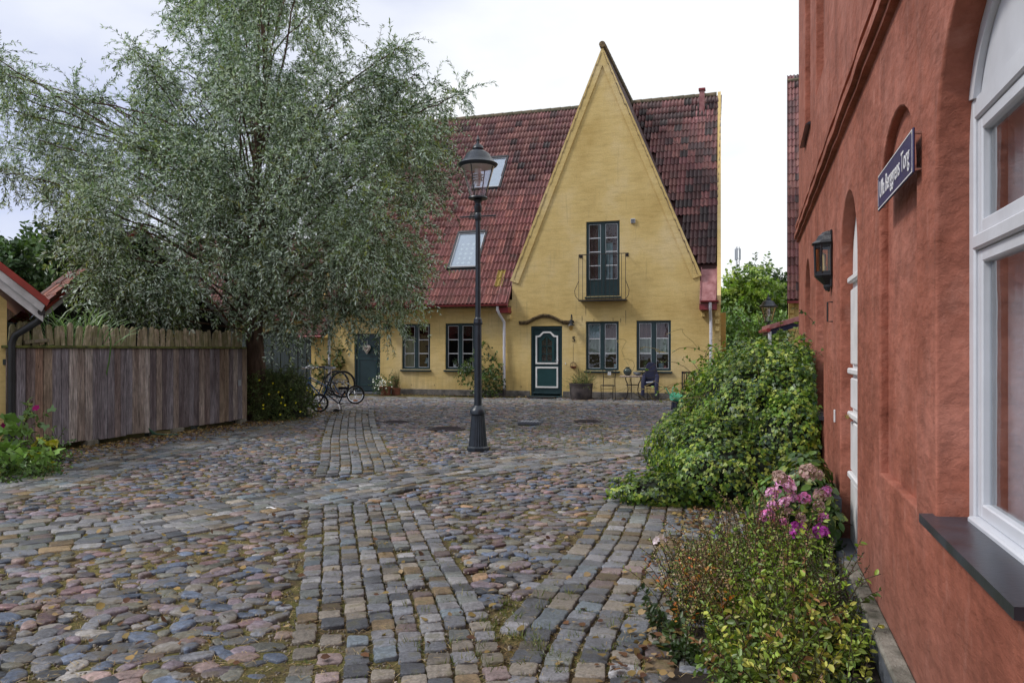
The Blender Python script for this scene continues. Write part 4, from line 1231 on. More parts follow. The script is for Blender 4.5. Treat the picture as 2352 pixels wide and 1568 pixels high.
MB().lathe([(.15, 0), (.15, .08), (.10, .6), (.055, .7), (.05, 1.4), (.035, 2.2), (.05, 2.3), (.05, 2.4), (0, 2.4)], 16).build('column', 'lampblue', lp2, True)
lamp_head(lp2, 2.42, .98, hexa=True)

# ------------------------------------------------------------ wall things at number 5 and 3
HM = Matrix.Translation((1.108, 24.86, 0)) @ Matrix.Rotation(HR, 4, 'Z')
def hp(s, w, z): return tuple(HM @ Vector((s, w, z)))
def place(name, label, cat, s, w, z, rz=0, group=None): return thing(name, label, cat, hp(s, w, z), HR + rz, group)
def goose(s, z, label):
    t = place('wall_lamp', label, 'wall lamp', s, 0, z, group='gooseneck lamps beside the front doors')
    MB().lathe([(0, 0), (.05, 0), (.05, .02), (0, .02)], 14).build('wall_plate', 'black', t).rotation_euler = (R(90), 0, 0)
    MB().tube([(0, -.02, -.05), (0, -.06, .14), (0, -.11, .22), (0, -.17, .22), (0, -.20, .15), (0, -.20, .05)], .014, 8).build('arm', 'black', t, True)
    MB().lathe([(0, .07), (.035, .06), (.05, .0), (.055, -.06), (.12, -.12), (.125, -.13), (.05, -.09), (0, -.05)], 20, (0, -.20, 0)).build('shade', 'black', t, True)
    MB().lathe([(.07, -.12), (.075, -.2), (.045, -.27), (0, -.29)], 16, (0, -.20, 0)).build('glass_bowl', 'amber', t, True)
goose(.86, 2.42, 'black gooseneck wall lamp above the number 5 and beside the brick hood')
goose(-5.57, 2.34, 'black gooseneck wall lamp above the number 3, half behind the willow')
t = place('hanging_basket', 'round wire bird feeder hanging on a chain below the number 5', 'bird feeder', .90, -.07, 0)
MB().tube([(0, 0, 1.72), (0, 0, 1.14)], .006, 5).build('chain', 'iron', t)
MB().lathe([(.02 + .09 * math.sin(a), 1.03 - .1 * math.cos(a)) if a else (0, .93) for a in [0, .35, .7, 1.05, 1.3]] + [(0, 1.0)], 14).build('seed_ball', 'terracotta', t, True)
for k in range(6):
    a = k * math.pi / 6
    MB().tube([(.105 * math.sin(q) * math.cos(a), .105 * math.sin(q) * math.sin(a), 1.035 - .105 * math.cos(q)) for q in np.linspace(0, 2 * math.pi, 17)], .004, 4, False).build('hoop', 'iron', t)
t = place('heart_wreath', 'pale woven twig heart hanging on the dark door of number 3', 'wreath', -6.43, .02, 1.56)
hv = []
for k in range(40):
    a = 2 * math.pi * k / 40
    hv.append((.135 * math.sin(a) ** 3 * 1.0, -.015, .010 * (13 * math.cos(a) - 5 * math.cos(2 * a) - 2 * math.cos(3 * a) - math.cos(4 * a)) ))
for k in range(5):
    o = MB().tube([(x * (1 - .17 * k) + rnd.gauss(0, .004), y - .01 * (5 - abs(k - 2)), z * (1 - .17 * k)) for x, y, z in hv + hv[:1]], .017, 6, False).build('twig_ring', 'wicker', t, True)
MB().tube([(0, -.02, .06), (0, -.01, .30)], .006, 5).build('ribbon', 'white', t)

# planter tub, chairs, table, pots (right part of the facade)
def bush(name, label, cat, clumps, per, ln, wd, pal, loc=(0, 0, 0), group=None, nseg=5, seg=.06, droop=.2, tpl=LEAF_OVAL, per_seg=2, w=None, mat='leaf', stemr=.0025, part='foliage', shell=.4, spread=.9, flat=.5, jit=.18, parent=None):
    root = parent if parent is not None else thing(name, label, cat, loc, 0, group)
    T, I = twiggy(clumps, per, seg, nseg, droop, .7, shell)
    T[..., 2] = np.maximum(T[..., 2], .01 - (0 if parent is None else 1))
    leaves_on(T, per_seg, ln, wd, lambda m: pick(pal, m, jit, w), spread, tpl, part, mat, root, flat)
    sticks(T, stemr, 'stems', 'twig', root)
    return root
def flowers(root, pts, r, pal, name='flower', n=6, mat='petal', face=(0, -1, .6)):
    for p in pts:
        f = norm(np.array(face, float) + rng.normal(0, .3, 3))
        a = np.arange(n) * 2 * math.pi / n
        x = norm(np.cross(f, [0, 0, 1.0])); y = np.cross(f, x)
        d = np.cos(a)[:, None] * x + np.sin(a)[:, None] * y + f * .25
        mass(name, *LEAF_OVAL, np.tile(np.array(p, float), (n, 1)), frame_from(norm(d), np.tile(f, (n, 1))), np.stack([np.full(n, r), np.full(n, r * .9), np.full(n, r)], 1), pick(pal, n, .08), mat, root, kind=None)
t = place('planter_tub', 'dark round metal tub planted with green herbs by the front door of number 5', 'planter', 1.30, -1.0 + .25, 0)
MB().lathe([(0, .0), (.30, .0), (.335, .05), (.35, .3), (.36, .46), (.375, .48), (.375, .50), (.345, .50), (.335, .42), (0, .42)], 32).build('tub', 'zinc', t, True)
bush('', '', '', [((-.15, 0, .50), (.2, .2, .14)), ((.12, 0, .52), (.2, .2, .17)), ((.22, .0, .6), (.14, .12, .16)), ((0, .1, .55), (.25, .15, .2))], 1500, .035, .014, [(.16, .22, .05), (.24, .27, .08), (.10, .16, .05)], parent=t, droop=-.2)
def iron_chair(s, w, rz, label, cover=None):
    t = place('metal_chair', label, 'chair', s, w, 0, rz, 'wrought iron cafe chairs by the facade')
    for sx in (-1, 1):
        MB().tube([(.17 * sx, -.19, 0), (.19 * sx, -.20, .44)], .011, 6).build('leg', 'iron', t)
        MB().tube([(.19 * sx, .19, 0), (.18 * sx, .18, .44), (.17 * sx, .20, .62), (.20 * sx, .24, .93)], .011, 6).build('leg', 'iron', t, True)
    MB().tube([(-.19, -.2, .44), (.19, -.2, .44), (.18, .18, .44), (-.18, .18, .44), (-.19, -.2, .44)], .011, 6).build('seat_frame', 'iron', t)
    for k in range(9):
        x = -.16 + .04 * k
        MB().tube([(x, -.2, .447), (x, .18, .447)], .005, 4).build('seat_wire', 'iron', t)
    MB().tube([(-.19, -.2, .33), (.19, -.2, .33)], .007, 5).build('stretcher', 'iron', t)
    MB().tube([(-.205, .24, .93), (-.1, .255, .90), (.1, .255, .90), (.205, .24, .93)], .010, 6).build('back_rail', 'iron', t, True)
    MB().tube([(-.18, .215, .72), (.0, .235, .68), (.18, .215, .72)], .008, 6).build('back_rail', 'iron', t, True)
    if cover: return t
    MB().box(-.05, .05, .225, .245, .76, .86, .004).build('back_tile', 'enamel', t)
    MB().box(-.022, .022, .218, .226, .788, .832).build('back_tile_motif', 'black', t)
    return t
iron_chair(2.14, -.75, R(-160), 'thin wrought iron chair with a white tile in its back, left of the cafe table')
iron_chair(3.42, -.62, R(-190), 'wrought iron chair right of the cafe table that carries a navy child seat', True)
t = place('cafe_table', 'small round mosaic cafe table on curved iron legs under the house windows', 'table', 2.86, -.62, 0)
MB().lathe([(0, .70), (.37, .70), (.385, .712), (.385, .735), (.37, .745), (0, .745)], 32).build('table_top', 'mosaic', t, True)
for k in range(3):
    a = k * 2.094 + .5
    MB().tube([(r_ * math.cos(a), r_ * math.sin(a), z) for r_, z in ((.30, 0), (.22, .1), (.17, .3), (.2, .5), (.27, .62), (.26, .70))], .016, 8).build('leg', 'iron', t, True)
MB().tube([(.2 * math.cos(a), .2 * math.sin(a), .46) for a in np.linspace(0, 6.283, 21)], .009, 6, False).build('leg_ring', 'iron', t)
t = place('clay_jar', 'dark glazed round jar standing on the left side of the cafe table', 'jar', 2.72, -.66, .745)
MB().lathe([(0, 0), (.06, 0), (.115, .06), (.135, .12), (.11, .19), (.06, .225), (.065, .255), (.06, .26), (.05, .25), (.05, .2), (0, .2)], 24).build('jar_body', 'glaze', t, True)
t = place('stone_bird', 'small dark ornament lying beside the jar on the cafe table', 'ornament', 3.02, -.70, .745)
bm = bmesh.new(); bmesh.ops.create_icosphere(bm, subdivisions=2, radius=1)
for v_ in bm.verts: v_.co = Vector((v_.co.x * .12, v_.co.y * .07, v_.co.z * .065 + .06)) * (1 + .1 * math.sin(v_.co.x * 5)); v_.co.z += .02 * (v_.co.x < -.05)
mm = MB(); bm.verts.index_update(); mm.add([q.co for q in bm.verts], [[w.index for w in f.verts] for f in bm.faces]); bm.free()
mm.build('ornament_body', 'stone', t, True)
t = place('child_bike_seat', 'navy blue padded child bicycle seat standing on the right metal chair', 'child seat', 3.42, -.66, .45)
mb = MB()
prof = [(-.24, 0), (.24, 0), (.26, .3), (.21, .46), (.17, .62), (.09, .70), (-.09, .70), (-.17, .62), (-.21, .46), (-.26, .3)]
mb.prism([(x * .85, z) for x, z in prof], lambda p: (p[0], .06 + .05 * p[1], p[1]), lambda p: (p[0] * .8, -.04 + .05 * p[1], p[1] * .97)).build('back_shell', 'navy', t)
MB().box(-.17, .17, -.26, -.04, .02, .12, .03).build('seat_cushion', 'navy', t)
for sx in (-1, 1):
    MB().tube([(.19 * sx, -.05, .30), (.2 * sx, -.2, .18), (.2 * sx, -.28, .0), (.2 * sx, -.30, -.28)], [.07, .07, .06, .05], 8).build('leg_guard', 'navy', t, True)
MB().tube([(-.10, -.28, .10), (.10, -.28, .12)], .02, 6).build('strap', 'saddlegrey', t, True)
t = place('wooden_chair', 'dark brown slatted wooden chair half hidden behind the ivy tips', 'chair', 4.55, -.7, 0, R(8))
for sx in (-1, 1):
    for y in (-.2, .2): MB().box(.19 * sx - .018, .19 * sx + .018, y - .018, y + .018, 0, .44 if y < 0 else .88, .003).build('leg', 'bikedark', t)
MB().box(-.21, .21, -.22, .18, .42, .45, .006).build('seat', 'twig', t)
MB().box(-.21, .21, .19, .21, .81, .88, .004).build('back_rail', 'twig', t)
for k in range(5): MB().box(-.15 + .07 * k, -.12 + .07 * k, .19, .205, .45, .81).build('back_slat', 'twig', t)
t = thing('watering_can', 'mint green plastic watering can lying at the edge of the ivy mound', 'watering can', D2W(1545, 805, 19.4)[:2] + (.0,), R(30))
b_ = MB().tube([(0, 0, .36), (.25, .0, .28)], [.11, .12], 18).build('can_body', 'mint', t, True)
MB().tube([(-.02, 0, .47), (.02, 0, .58), (.14, 0, .56), (.2, 0, .42)], .014, 8).build('handle', 'mint', t, True)
MB().tube([(.0, 0, .36), (-.12, 0, .42), (-.22, 0, .56)], .016, 8).build('spout', 'mint', t, True)
MB().tube([(.1, 0, 0), (.12, 0, .22)], .12, 14).build('can_foot', 'bikedark', t, True)
t = place('door_mat', 'dark rubber doormat on the setts before the door of number 5', 'mat', 0, -.55, .02)
MB().box(-.42, .42, -.25, .25, 0, .025, .006).build('mat', 'mat', t)

# pots beside door 3
t = place('flower_pot', 'terracotta pot overflowing with small white flowers beside the door of number 3', 'flower pot', -5.50, -.45, 0)
MB().lathe([(0, 0), (.15, 0), (.2, .24), (.22, .25), (.22, .29), (.19, .29), (0, .26)], 20).build('pot', 'terracotta', t, True)
bush('', '', '', [((0, 0, .40), (.34, .3, .26)), ((-.2, -.05, .30), (.2, .2, .2))], 900, .05, .025, [(.07, .14, .05), (.12, .2, .08), (.05, .09, .04)], parent=t)
flowers(t, [(rnd.gauss(-.05, .17), -.1 + rnd.gauss(0, .1) - .1, .42 + rnd.gauss(0, .12)) for _ in range(46)], .028, [(.85, .85, .82)], 'white_flower')
t = place('grass_pot', 'pot of stiff upright reddish grass standing behind the white flowers', 'potted grass', -5.18, -.30, 0)
MB().lathe([(0, 0), (.13, 0), (.16, .24), (.0, .24)], 18).build('pot', 'terracotta', t, True)
n = 130
p = np.stack([rng.normal(0, .05, n), rng.normal(0, .05, n), np.full(n, .22)], 1)
d = norm(np.stack([rng.normal(0, .16, n), rng.normal(0, .16, n), np.ones(n)], 1))
mass('blades', *BLADE, p, frame_from(d, rng.normal(size=(n, 3))), np.stack([rng.uniform(.35, .72, n), np.full(n, .008), np.full(n, .2)], 1), pick([(.12, .16, .05), (.2, .09, .09), (.09, .13, .04)], n, .2), 'leaf', t)
bush('climbing_plant', 'young leafy climber growing up beside the left downpipe behind the bicycles', 'climbing plant', [(hp(-7.7, -.14, .9), (.28, .12, .3)), (hp(-7.45, -.12, 1.25), (.22, .1, .35)), (hp(-8.2, -.15, .85), (.35, .12, .2)), (hp(-8.0, -.2, .5), (.3, .12, .3))], 350, .10, .07, [(.08, .13, .04), (.14, .17, .05), (.2, .15, .06), (.05, .08, .03)], tpl=LEAF_IVY)
bush('rose_bush', 'loose rose bush against the facade between the lamp post and the downpipe', 'rose bush', [(hp(-2.0, -.4, .45), (.45, .3, .45)), (hp(-2.3, -.35, .9), (.3, .2, .35)), (hp(-1.75, -.3, 1.0), (.3, .15, .3)), (hp(-2.7, -.4, .8), (.25, .2, .2)), (hp(-1.6, -.4, .5), (.25, .2, .4)), (hp(-2.1, -.25, 1.45), (.12, .1, .35))], 330, .085, .05, [(.06, .12, .04), (.10, .17, .05), (.16, .22, .06), (.04, .07, .03)], stemr=.006)

# ============================================================ RED HOUSE on the right
RO = (.62 * U[0], .62 * U[1], 0)
red = thing('red_house', 'red plastered house on the right with arched white window, arched door and blind niches', 'house', RO, HR)
WR = lambda a, b, d: (d, a, b)
big = (2.10, 3.09, .88, 2.20)
drr = (5.27, 6.28, .02, 2.10)
niche = (3.42, 4.38, .86, 2.21)
n2 = (7.73, 8.67, .86, 2.16)
n3 = (9.5, 10.5, .50, 2.12)
u2 = (7.73, 8.67, 4.15, 6.0)
u3 = (9.5, 10.5, 4.15, 6.0)
near = (.2, 1.2, .88, 2.20)
hol = [((lambda g, r=r: loop_arch(*r, g, 14, .82 if r is niche else 1.0)), d, b) for r, d, b in ((big, .30, False), (near, .30, False), (drr, .30, False), (niche, .040, True), (n2, .30, False), (n3, .30, False), (u2, .20, True), (u3, .20, True))]
wall_mesh([(-2.5, 0.0), (11.9, 0.0), (11.9, 7.6), (-2.5, 7.6)], hol, WR, .011, 'wall', 'red', red)
MB().box(0.001, 6.5, 11.7, 11.898, 0, 7.6).build('end_wall', 'red', red)
MB().box(0.001, 6.5, -2.498, -2.3, 0, 7.6).build('end_wall', 'red', red)
MB().box(6.3, 6.5, -2.2, 11.7, 0, 7.6).build('back_wall', 'red', red)
rf_ = MB().prism([(-.35, 7.35), (3.25, 11.2), (6.85, 7.35), (6.85, 7.5), (3.25, 11.36), (-.35, 7.5)], lambda p: (p[0], -2.7, p[1]), lambda p: (p[0], 12.0, p[1])).build('roof', 'redmetal', red)
MB().tube([(-.42, -2.7, 7.36), (-.42, 12.0, 7.36)], .06, 10).build('gutter', 'gutter', red, True)
# cornice bands
for z0, z1, d in ((3.06, 3.10, .035), (3.10, 3.17, .065), (3.17, 3.20, .03), (3.24, 3.31, .05), (3.31, 3.335, .03)):
    vs = []
    n = 40
    for i in range(n + 1):
        t = -2.5 + 14.4 * i / n; q = d + .004 * math.sin(i * 2.3)
        vs += [(.004, t, z0), (-q, t, z0 + .008), (-q, t, z1 - .008), (.004, t, z1)]
    MB().add(vs, [(4 * i + k, 4 * i + k + 1, 4 * i + k + 5, 4 * i + k + 4) for i in range(n) for k in range(3)]).build('cornice', 'red', red, True)
# plinth with a mossy ledge
for a, b in ((-2.5, 5.25), (6.30, 11.9)):
    MB().box(-.07, .001, a, b, 0, .15, .008).build('plinth', 'stone', red)
    MB().box(-.085, .0, a, b, .152, .185, .010).build('plinth_ledge', 'ledge', red)
MB().box(-.075, .20, 6.27, 6.45, .19, .40, .01).build('door_block', 'stone', red)
MB().box(-.07, .25, 5.26, 6.265, .0, .10, .01).build('doorstep', 'stone', red)
# white door in the arch
dl = loop_arch(5.30, 6.26, .06, 2.10, 0)
dr_ = MB().prism(dl, lambda p: (.085, p[0], p[1]), lambda p: (.15, p[0], p[1])).build('front_door', 'white', red)
for z0, z1 in ((.10, .55), (.62, .98), (1.08, 1.30), (1.40, 1.95)):
    MB().box(.062, .0845, 5.36, 6.20, z0, z1, .008).build('door_panel', 'white', dr_)
for z in (.585, 1.03, 1.35, 2.02): MB().box(.045, .0845, 5.31, 6.25, z - .022, z + .022, .008).build('door_rail', 'white', dr_)
MB().box(.02, .0845, 5.31, 6.25, .07, .11, .01).build('weatherboard', 'white', dr_)
MB().tube([(.08, 6.16, 1.02), (.03, 6.16, 1.02)], .012, 8).tube([(.03, 6.16, 1.02), (.025, 6.04, 1.02)], .012, 8).build('door_handle', 'brass', dr_, True)
MB().lathe([(0, 0), (.02, 0), (.03, .02), (.03, .04), (.015, .055), (0, .055)], 12, (0, 0, 0)).build('door_knob', 'brass', dr_, True)
k_ = dr_.children[-1]; k_.location = (.083, 6.16, 1.16); k_.rotation_euler = (0, R(-90), 0)
MB().box(-.012, .0, 6.62, 6.66, .93, 1.03, .003).build('doorbell', 'white', red)
# white windows with spandrel board
def red_window(r, name='window'):
    a0, a1, b0, bs = r
    T0, T1 = .105, .155
    zt = bs + .17
    fr = MB()
    fw = .068
    fr.box(T0, T1, a0 + .004, a0 + fw, b0 - .02, zt, .006).box(T0, T1, a1 - fw, a1 - .004, b0 - .02, zt, .006)
    fr.box(T0, T1, a0 + fw, a1 - fw, zt - .075, zt, .006).box(T0 - .02, T1, a0 + fw, a1 - fw, b0 - .02, b0 + .05, .006)
    w = fr.build(name, 'whiteframe', red)
    sp_ = [p for p in loop_arch(a0, a1, zt, bs, .002) if p[1] >= zt]
    c_, rr_ = (a0 + a1) / 2, (a1 - a0) / 2
    a_ = math.asin(.17 / rr_)
    L_ = [(c_ + rr_ * math.cos(t), bs + rr_ * math.sin(t)) for t in np.linspace(a_, math.pi - a_, 20)]
    MB().prism(L_, lambda p: (T0 + .012, p[0], p[1] + .002), lambda p: (T1, p[0], p[1] + .002)).build('spandrel_board', 'whiteframe', w)
    MB().prism([(c_ + (rr_ - .001) * math.cos(t), bs + (rr_ - .001) * math.sin(t)) for t in np.linspace(a_, math.pi - a_, 20)] + [(c_ + (rr_ - .07) * math.cos(t), bs + (rr_ - .07) * math.sin(t)) for t in np.linspace(math.pi - a_ - .03, a_ + .03, 20)],
               lambda p: (T0 - .01, p[0], p[1] + .003), lambda p: (T0 + .011, p[0], p[1] + .003)).build('arch_frame', 'whiteframe', w)
    zm = b0 + (zt - b0) * .665
    for (z0, z1) in ((b0 + .05, zm - .025), (zm + .025, zt - .075)):
        s_ = MB()
        s_.box(T0 + .012, T1 - .006, a0 + fw, a0 + fw + .05, z0, z1, .005).box(T0 + .012, T1 - .006, a1 - fw - .05, a1 - fw, z0, z1, .005)
        s_.box(T0 + .012, T1 - .006, a0 + fw + .05, a1 - fw - .05, z1 - .045, z1, .005).box(T0 + .012, T1 - .006, a0 + fw + .05, a1 - fw - .05, z0, z0 + .05, .005)
        s_.build('sash', 'whiteframe', w)
        g_ = MB().box(T0 + .035, T0 + .040, a0 + fw + .045, a1 - fw - .045, z0 + .045, z1 - .04).build('pane', 'glass', w)
    MB().box(T0 - .006, T1, a0 + fw, a1 - fw, zm - .025, zm + .025, .006).build('transom', 'whiteframe', w)
    MB().box(T0 - .035, T0 + .02, a0 + fw, a1 - fw, b0 - .015, b0 + .022, .004).build('inner_sill', 'whiteframe', w)
    MB().prism([(-.045, b0 + .027), (T0 + .03, b0 + .036), (T0 + .03, b0 - .01), (-.045, b0 - .004)], lambda p: (p[0], a0 - .045, p[1]), lambda p: (p[0], a1 + .045, p[1])).build('slate_sill', 'slate', w)
    MB().add([(T1 + .01, a0, b0), (T1 + .01, a1, b0), (T1 + .01, a1, zt), (T1 + .01, a0, zt), (1.6, a0 - .5, b0), (1.6, a1 + .5, b0), (1.6, a1 + .5, zt), (1.6, a0 - .5, zt)],
             [(0, 4, 5, 1), (1, 5, 6, 2), (2, 6, 7, 3), (3, 7, 4, 0), (4, 7, 6, 5)]).build('room_interior', 'roomdark', w)
    for (y0, y1) in ((a1 - .52, a1 - .05), (a0 + .05, a0 + .2)):
        n = 26; vs = []
        for i in range(n + 1):
            y = y0 + (y1 - y0) * i / n; x = T1 + .07 + .022 * math.sin(i * 1.5)
            vs += [(x, y, b0 + .02), (x, y, zt - .05)]
        MB().add(vs, [(2 * i, 2 * i + 2, 2 * i + 3, 2 * i + 1) for i in range(n)]).build('curtain', 'roomcurtain', w, True)
    return w
MT['roomcurtain'] = paint('grey curtain', (0.7, 0.68, 0.72), 0.9, 0.3, 2, 0.01)
red_window(big); red_window(near)
for r in (n2, n3):
    w = red_window(r)
for r in (u3,):
    MB().prism([(-.02, r[2] - .03), (.19, r[2]), (.19, r[2] - .04), (-.06, r[2] - .06)], lambda p, r=r: (p[0], r[0] - .05, p[1]), lambda p, r=r: (p[0], r[1] + .05, p[1])).build('slate_sill', 'slate', red)
# small iron bracket by the lantern
MB().tube([(0, 6.86, 1.90), (-.04, 6.86, 1.90), (-.04, 6.86, 1.74), (0, 6.86, 1.74)], .007, 6).build('iron_bracket', 'iron', red)

RM = Matrix.Translation(RO) @ Matrix.Rotation(HR, 4, 'Z')
def rp(d, t, z): return tuple(RM @ Vector((d, t, z)))
# wall lantern
t = thing('wall_lantern', 'black half octagonal wall lantern with amber glass mounted beside the white door', 'wall lantern', rp(-.003, 6.95, 2.0), HR)
def half(prof, name, mat, n=5, r_=1.0):
    vs = []
    for rr_, z in prof:
        for k in range(n + 1):
            a = math.pi / 2 + math.pi * k / n
            vs.append((rr_ * math.cos(a) * 1.15 - .012, rr_ * math.sin(a), z))
    m = n + 1
    mb = MB().add(vs, [(i * m + k, i * m + k + 1, (i + 1) * m + k + 1, (i + 1) * m + k) for i in range(len(prof) - 1) for k in range(n)])
    mb.add([vs[i] for i in (len(vs) - m + k for k in range(m))], [tuple(range(m))])
    return mb.build(name, mat, t)
MB().box(-.016, .0, -.085, .085, .03, .50, .004).build('back_plate', 'black', t)
half([(.125, .385), (.13, .395), (.10, .42), (.085, .455), (.06, .475), (.055, .485), (0.02, .50)], 'lantern_roof', 'black')
half([(.0, .0), (.03, .0), (.045, .03), (.045, .05), (.05, .055), (.10, .11), (.11, .125), (.11, .14)], 'lantern_bottom', 'black')
half([(.098, .14), (.104, .385)], 'lantern_glass', 'amber')
for k in range(6):
    a = math.pi / 2 + math.pi * k / 5
    p0 = (.102 * math.cos(a) * 1.15 - .012, .102 * math.sin(a)); p1 = (.108 * math.cos(a) * 1.15 - .012, .108 * math.sin(a))
    MB().tube([(*p0, .14), (*p1, .39)], .008, 5).build('lantern_bar', 'black', t)
half([(.106, .355), (.111, .388)], 'top_band', 'black'); half([(.102, .138), (.103, .16)], 'bottom_band', 'black')
MB().lathe([(0, .14), (.02, .14), (.025, .2), (.015, .22), (.02, .30), (0, .32)], 10, (-.06, 0, 0)).build('bulb', 'enamel', t, True)
MB().lathe([(0, -.012), (.012, -.006), (0, .004)], 8, (-.02, 0, 0)).build('finial', 'chrome', t, True)
# street name sign
t = thing('street_name_sign', 'dark blue enamel street name sign with white blackletter writing on the red wall', 'sign', rp(-.03, 3.75, 2.275), HR)
MB().box(-.004, .004, -.44, .44, -.088, .088, .003).build('sign_plate', 'signblue', t)
for (a, b, c, d) in ((-.43, .43, .078, .083), (-.43, .43, -.083, -.078), (-.43, -.425, -.0775, .0775), (.425, .43, -.0775, .0775)): MB().box(-.0052, -.0042, a, b, c, d).build('sign_border', 'enamel', t)
text('sign_lettering', 'Ulla Berggrens Torg', .118, 'enamel', t, (-.0055, 0, .0), (R(90), 0, R(-90)), .0008, .78)
for y in (-.42, .42):
    for z in (-.07, .07): MB().tube([(-.006, y, z), (.03, y, z)], .006, 6).build('screw', 'chrome', t)

# ============================================================ LEFT SIDE: weathered fence
FA = R(90) - math.atan2(4.8, 1.38)
fence = thing('wooden_fence', 'tall weathered grey brown board fence with mossy rail and crooked pickets on top', 'fence', (-6.96, 11.2, 0), -FA)
# local y runs along the fence away from the camera, local x = towards the square
y = -.42; k = 0
while y < 4.98:
    w = rnd.uniform(.125, .168)
    g = rnd.random()
    c = [(.17, .135, .13), (.23, .19, .17), (.13, .11, .12), (.31, .275, .26), (.22, .17, .13), (.18, .165, .185)][rnd.randrange(6)]
    if abs(y - .05) < .1: c = (.24, .16, .12)
    d = rnd.uniform(-.004, .006)
    b = MB().box(-.012 + d, .012 + d, 0, w - .006, .085 + rnd.uniform(-.012, .012), 1.535, .003).build('board', 'plank', fence, color=c)
    b.location = (0, y, 0); b.rotation_euler = (rnd.gauss(0, .003), 0, 0)
    y += w
MB().box(-.06, .055, -.45, 5.06, 1.537, 1.575, .006).build('top_rail', 'mossrail', fence)
for z in (.4, 1.3): MB().box(-.06, -.013, -.42, 5.0, z, z + .08).build('cross_rail', 'darkplank', fence)
for yy in (-.35, 1.2, 2.4, 3.6, 4.93):
    MB().box(-.16, -.062, yy, yy + .1, 0, 1.9).build('post', 'darkplank', fence)
for yy in (.95, 2.95, 4.85): MB().box(-.09, .05, yy, yy + .22, -.02, .09, .01).build('foundation_stone', 'ledge', fence)
y = -.38; k = 0
while y < 4.96:
    w = rnd.uniform(.075, .115)
    gap = rnd.uniform(.02, .045) if y < 3 else rnd.uniform(.006, .02)
    h = rnd.uniform(.29, .35)
    lean = rnd.gauss(0, .05) if y > 1.2 else rnd.gauss(0, .17)
    cut = [(0, 0), (w, 0), (w, h - .04), (w * .7, h), (w * .3, h), (0, h - .045)]
    c = [(.30, .27, .18), (.24, .22, .15), (.38, .32, .24)][rnd.randrange(3)]
    p = MB().prism(cut, lambda q: (-.012, q[0], q[1]), lambda q: (.012, q[0], q[1])).build('picket', 'picket', fence, color=c)
    p.location = (-.02 + rnd.uniform(-.01, .01), y, 1.577); p.rotation_euler = (lean, rnd.gauss(0, .04), 0)
    y += w + gap
MB().box(-.01, .02, .0, .42, 1.60, 1.65, .004).build('fallen_picket', 'picket', fence, color=(.25, .22, .18)).rotation_euler = (R(5), 0, 0)
# dark plank fence behind the willow
df = thing('dark_plank_fence', 'dark green stained fence of upright planks behind the willow trunk', 'fence', hp(-8.64, 0, 0), HR)
for k in range(24):
    w = .18
    b = MB().box(-.18 * (k + 1) + .008, -.18 * k - .004, -.015 - (.02 if k % 2 else 0), .01, .05, 2.15 + rnd.uniform(-.01, .01), .003).build('plank', 'darkplank', df)
MB().box(-4.35, .0, .012, .05, .4, .5).build('cross_rail', 'blackboard', df)
MB().box(-4.35, .0, .012, .05, 1.7, 1.8).build('cross_rail', 'blackboard', df)

# yellow house at the left edge
lh = thing('left_yellow_house', 'corner of a yellow house with white and red bargeboards at the left edge', 'house', (-7.10, 10.85, 0), R(34))
wall_mesh([(-6.0, 0), (0, 0), (0, 2.20), (-3.0, 4.85), (-6, 2.20)], [], lambda a, b, d: (a, d, b), 0, 'wall', 'yellow', lh)
MB().box(-5.99, -.0, .002, 7, 0, 2.18).build('body', 'yellow', lh)
MB().box(-6, .01, -.02, .0, 0, .15).build('plinth', 'plinth', lh)
for sgn in (1, -1):
    f = lambda x: (-3 + sgn * x)
    MB().prism([(f(3.42), 1.90), (f(0), 4.92), (f(0), 5.08), (f(3.42), 2.06)], lambda p: (p[0], -.32, p[1]), lambda p: (p[0], -.35, p[1])).build('bargeboard', 'bargewhite', lh)
    MB().prism([(f(3.40), 2.04), (f(0), 5.06), (f(0), 5.17), (f(3.44), 2.13)], lambda p: (p[0], -.355, p[1]), lambda p: (p[0], -.385, p[1])).build('verge_board', 'bargewhite', lh)
    MB().prism([(f(3.46), 2.12), (f(0), 5.16), (f(0), 5.26), (f(3.50), 2.20)], lambda p: (p[0], -.40, p[1]), lambda p: (p[0], 7.2, p[1])).build('roof', 'bargered', lh)
MB().tube([(.40, -.36, 2.04), (.42, 3, 2.04)], .05, 8).build('gutter', 'black', lh, True)
MB().tube([(.40, -.28, 2.02), (.37, -.28, 1.92), (.10, -.10, 1.72), (.05, -.08, 1.6), (.05, -.08, 0.05)], .052, 10).build('downpipe', 'black', lh, True)
# shed behind the fence
sh = thing('garden_shed', 'black garden shed with tiled lean-to roof and white bargeboard behind the board fence', 'shed', D2W(70, 805, 14.2)[:2] + (0,), R(48))
# local x along the gable, y away
MB().box(.05, 4.0, .4, 3.4, 0, 1.9).build('shed_body', 'blackboard', sh)
for k in range(22):
    x = .05 + k * .18
    h = 1.93 + min(x, 4.0 - x) * .98
    MB().box(x, x + .172, .36, .385 + (.012 if k % 2 else 0), 0, h).build('wall_plank', 'blackboard', sh)
for f0, f1 in ((0, 2.02), (4.04, 2.02)):
    MB().prism([(f0, 1.86), (f1, 3.86), (f1, 3.98), (f0, 1.98)], lambda p: (p[0], .05, p[1]), lambda p: (p[0], .08, p[1])).build('bargeboard', 'bargewhite', sh)
    MB().prism([(f0, 1.98), (f1, 3.98), (f1, 4.06), (f0, 2.06)], lambda p: (p[0], .02, p[1]), lambda p: (p[0], .05, p[1])).build('verge_board', 'bargered', sh)
    MB().prism([(f0, 1.95), (f1, 3.95), (f1, 4.0), (f0, 2.0)], lambda p: (p[0], .09, p[1]), lambda p: (p[0], 1.1, p[1])).build('roof_boarding', 'roofdeck', sh)
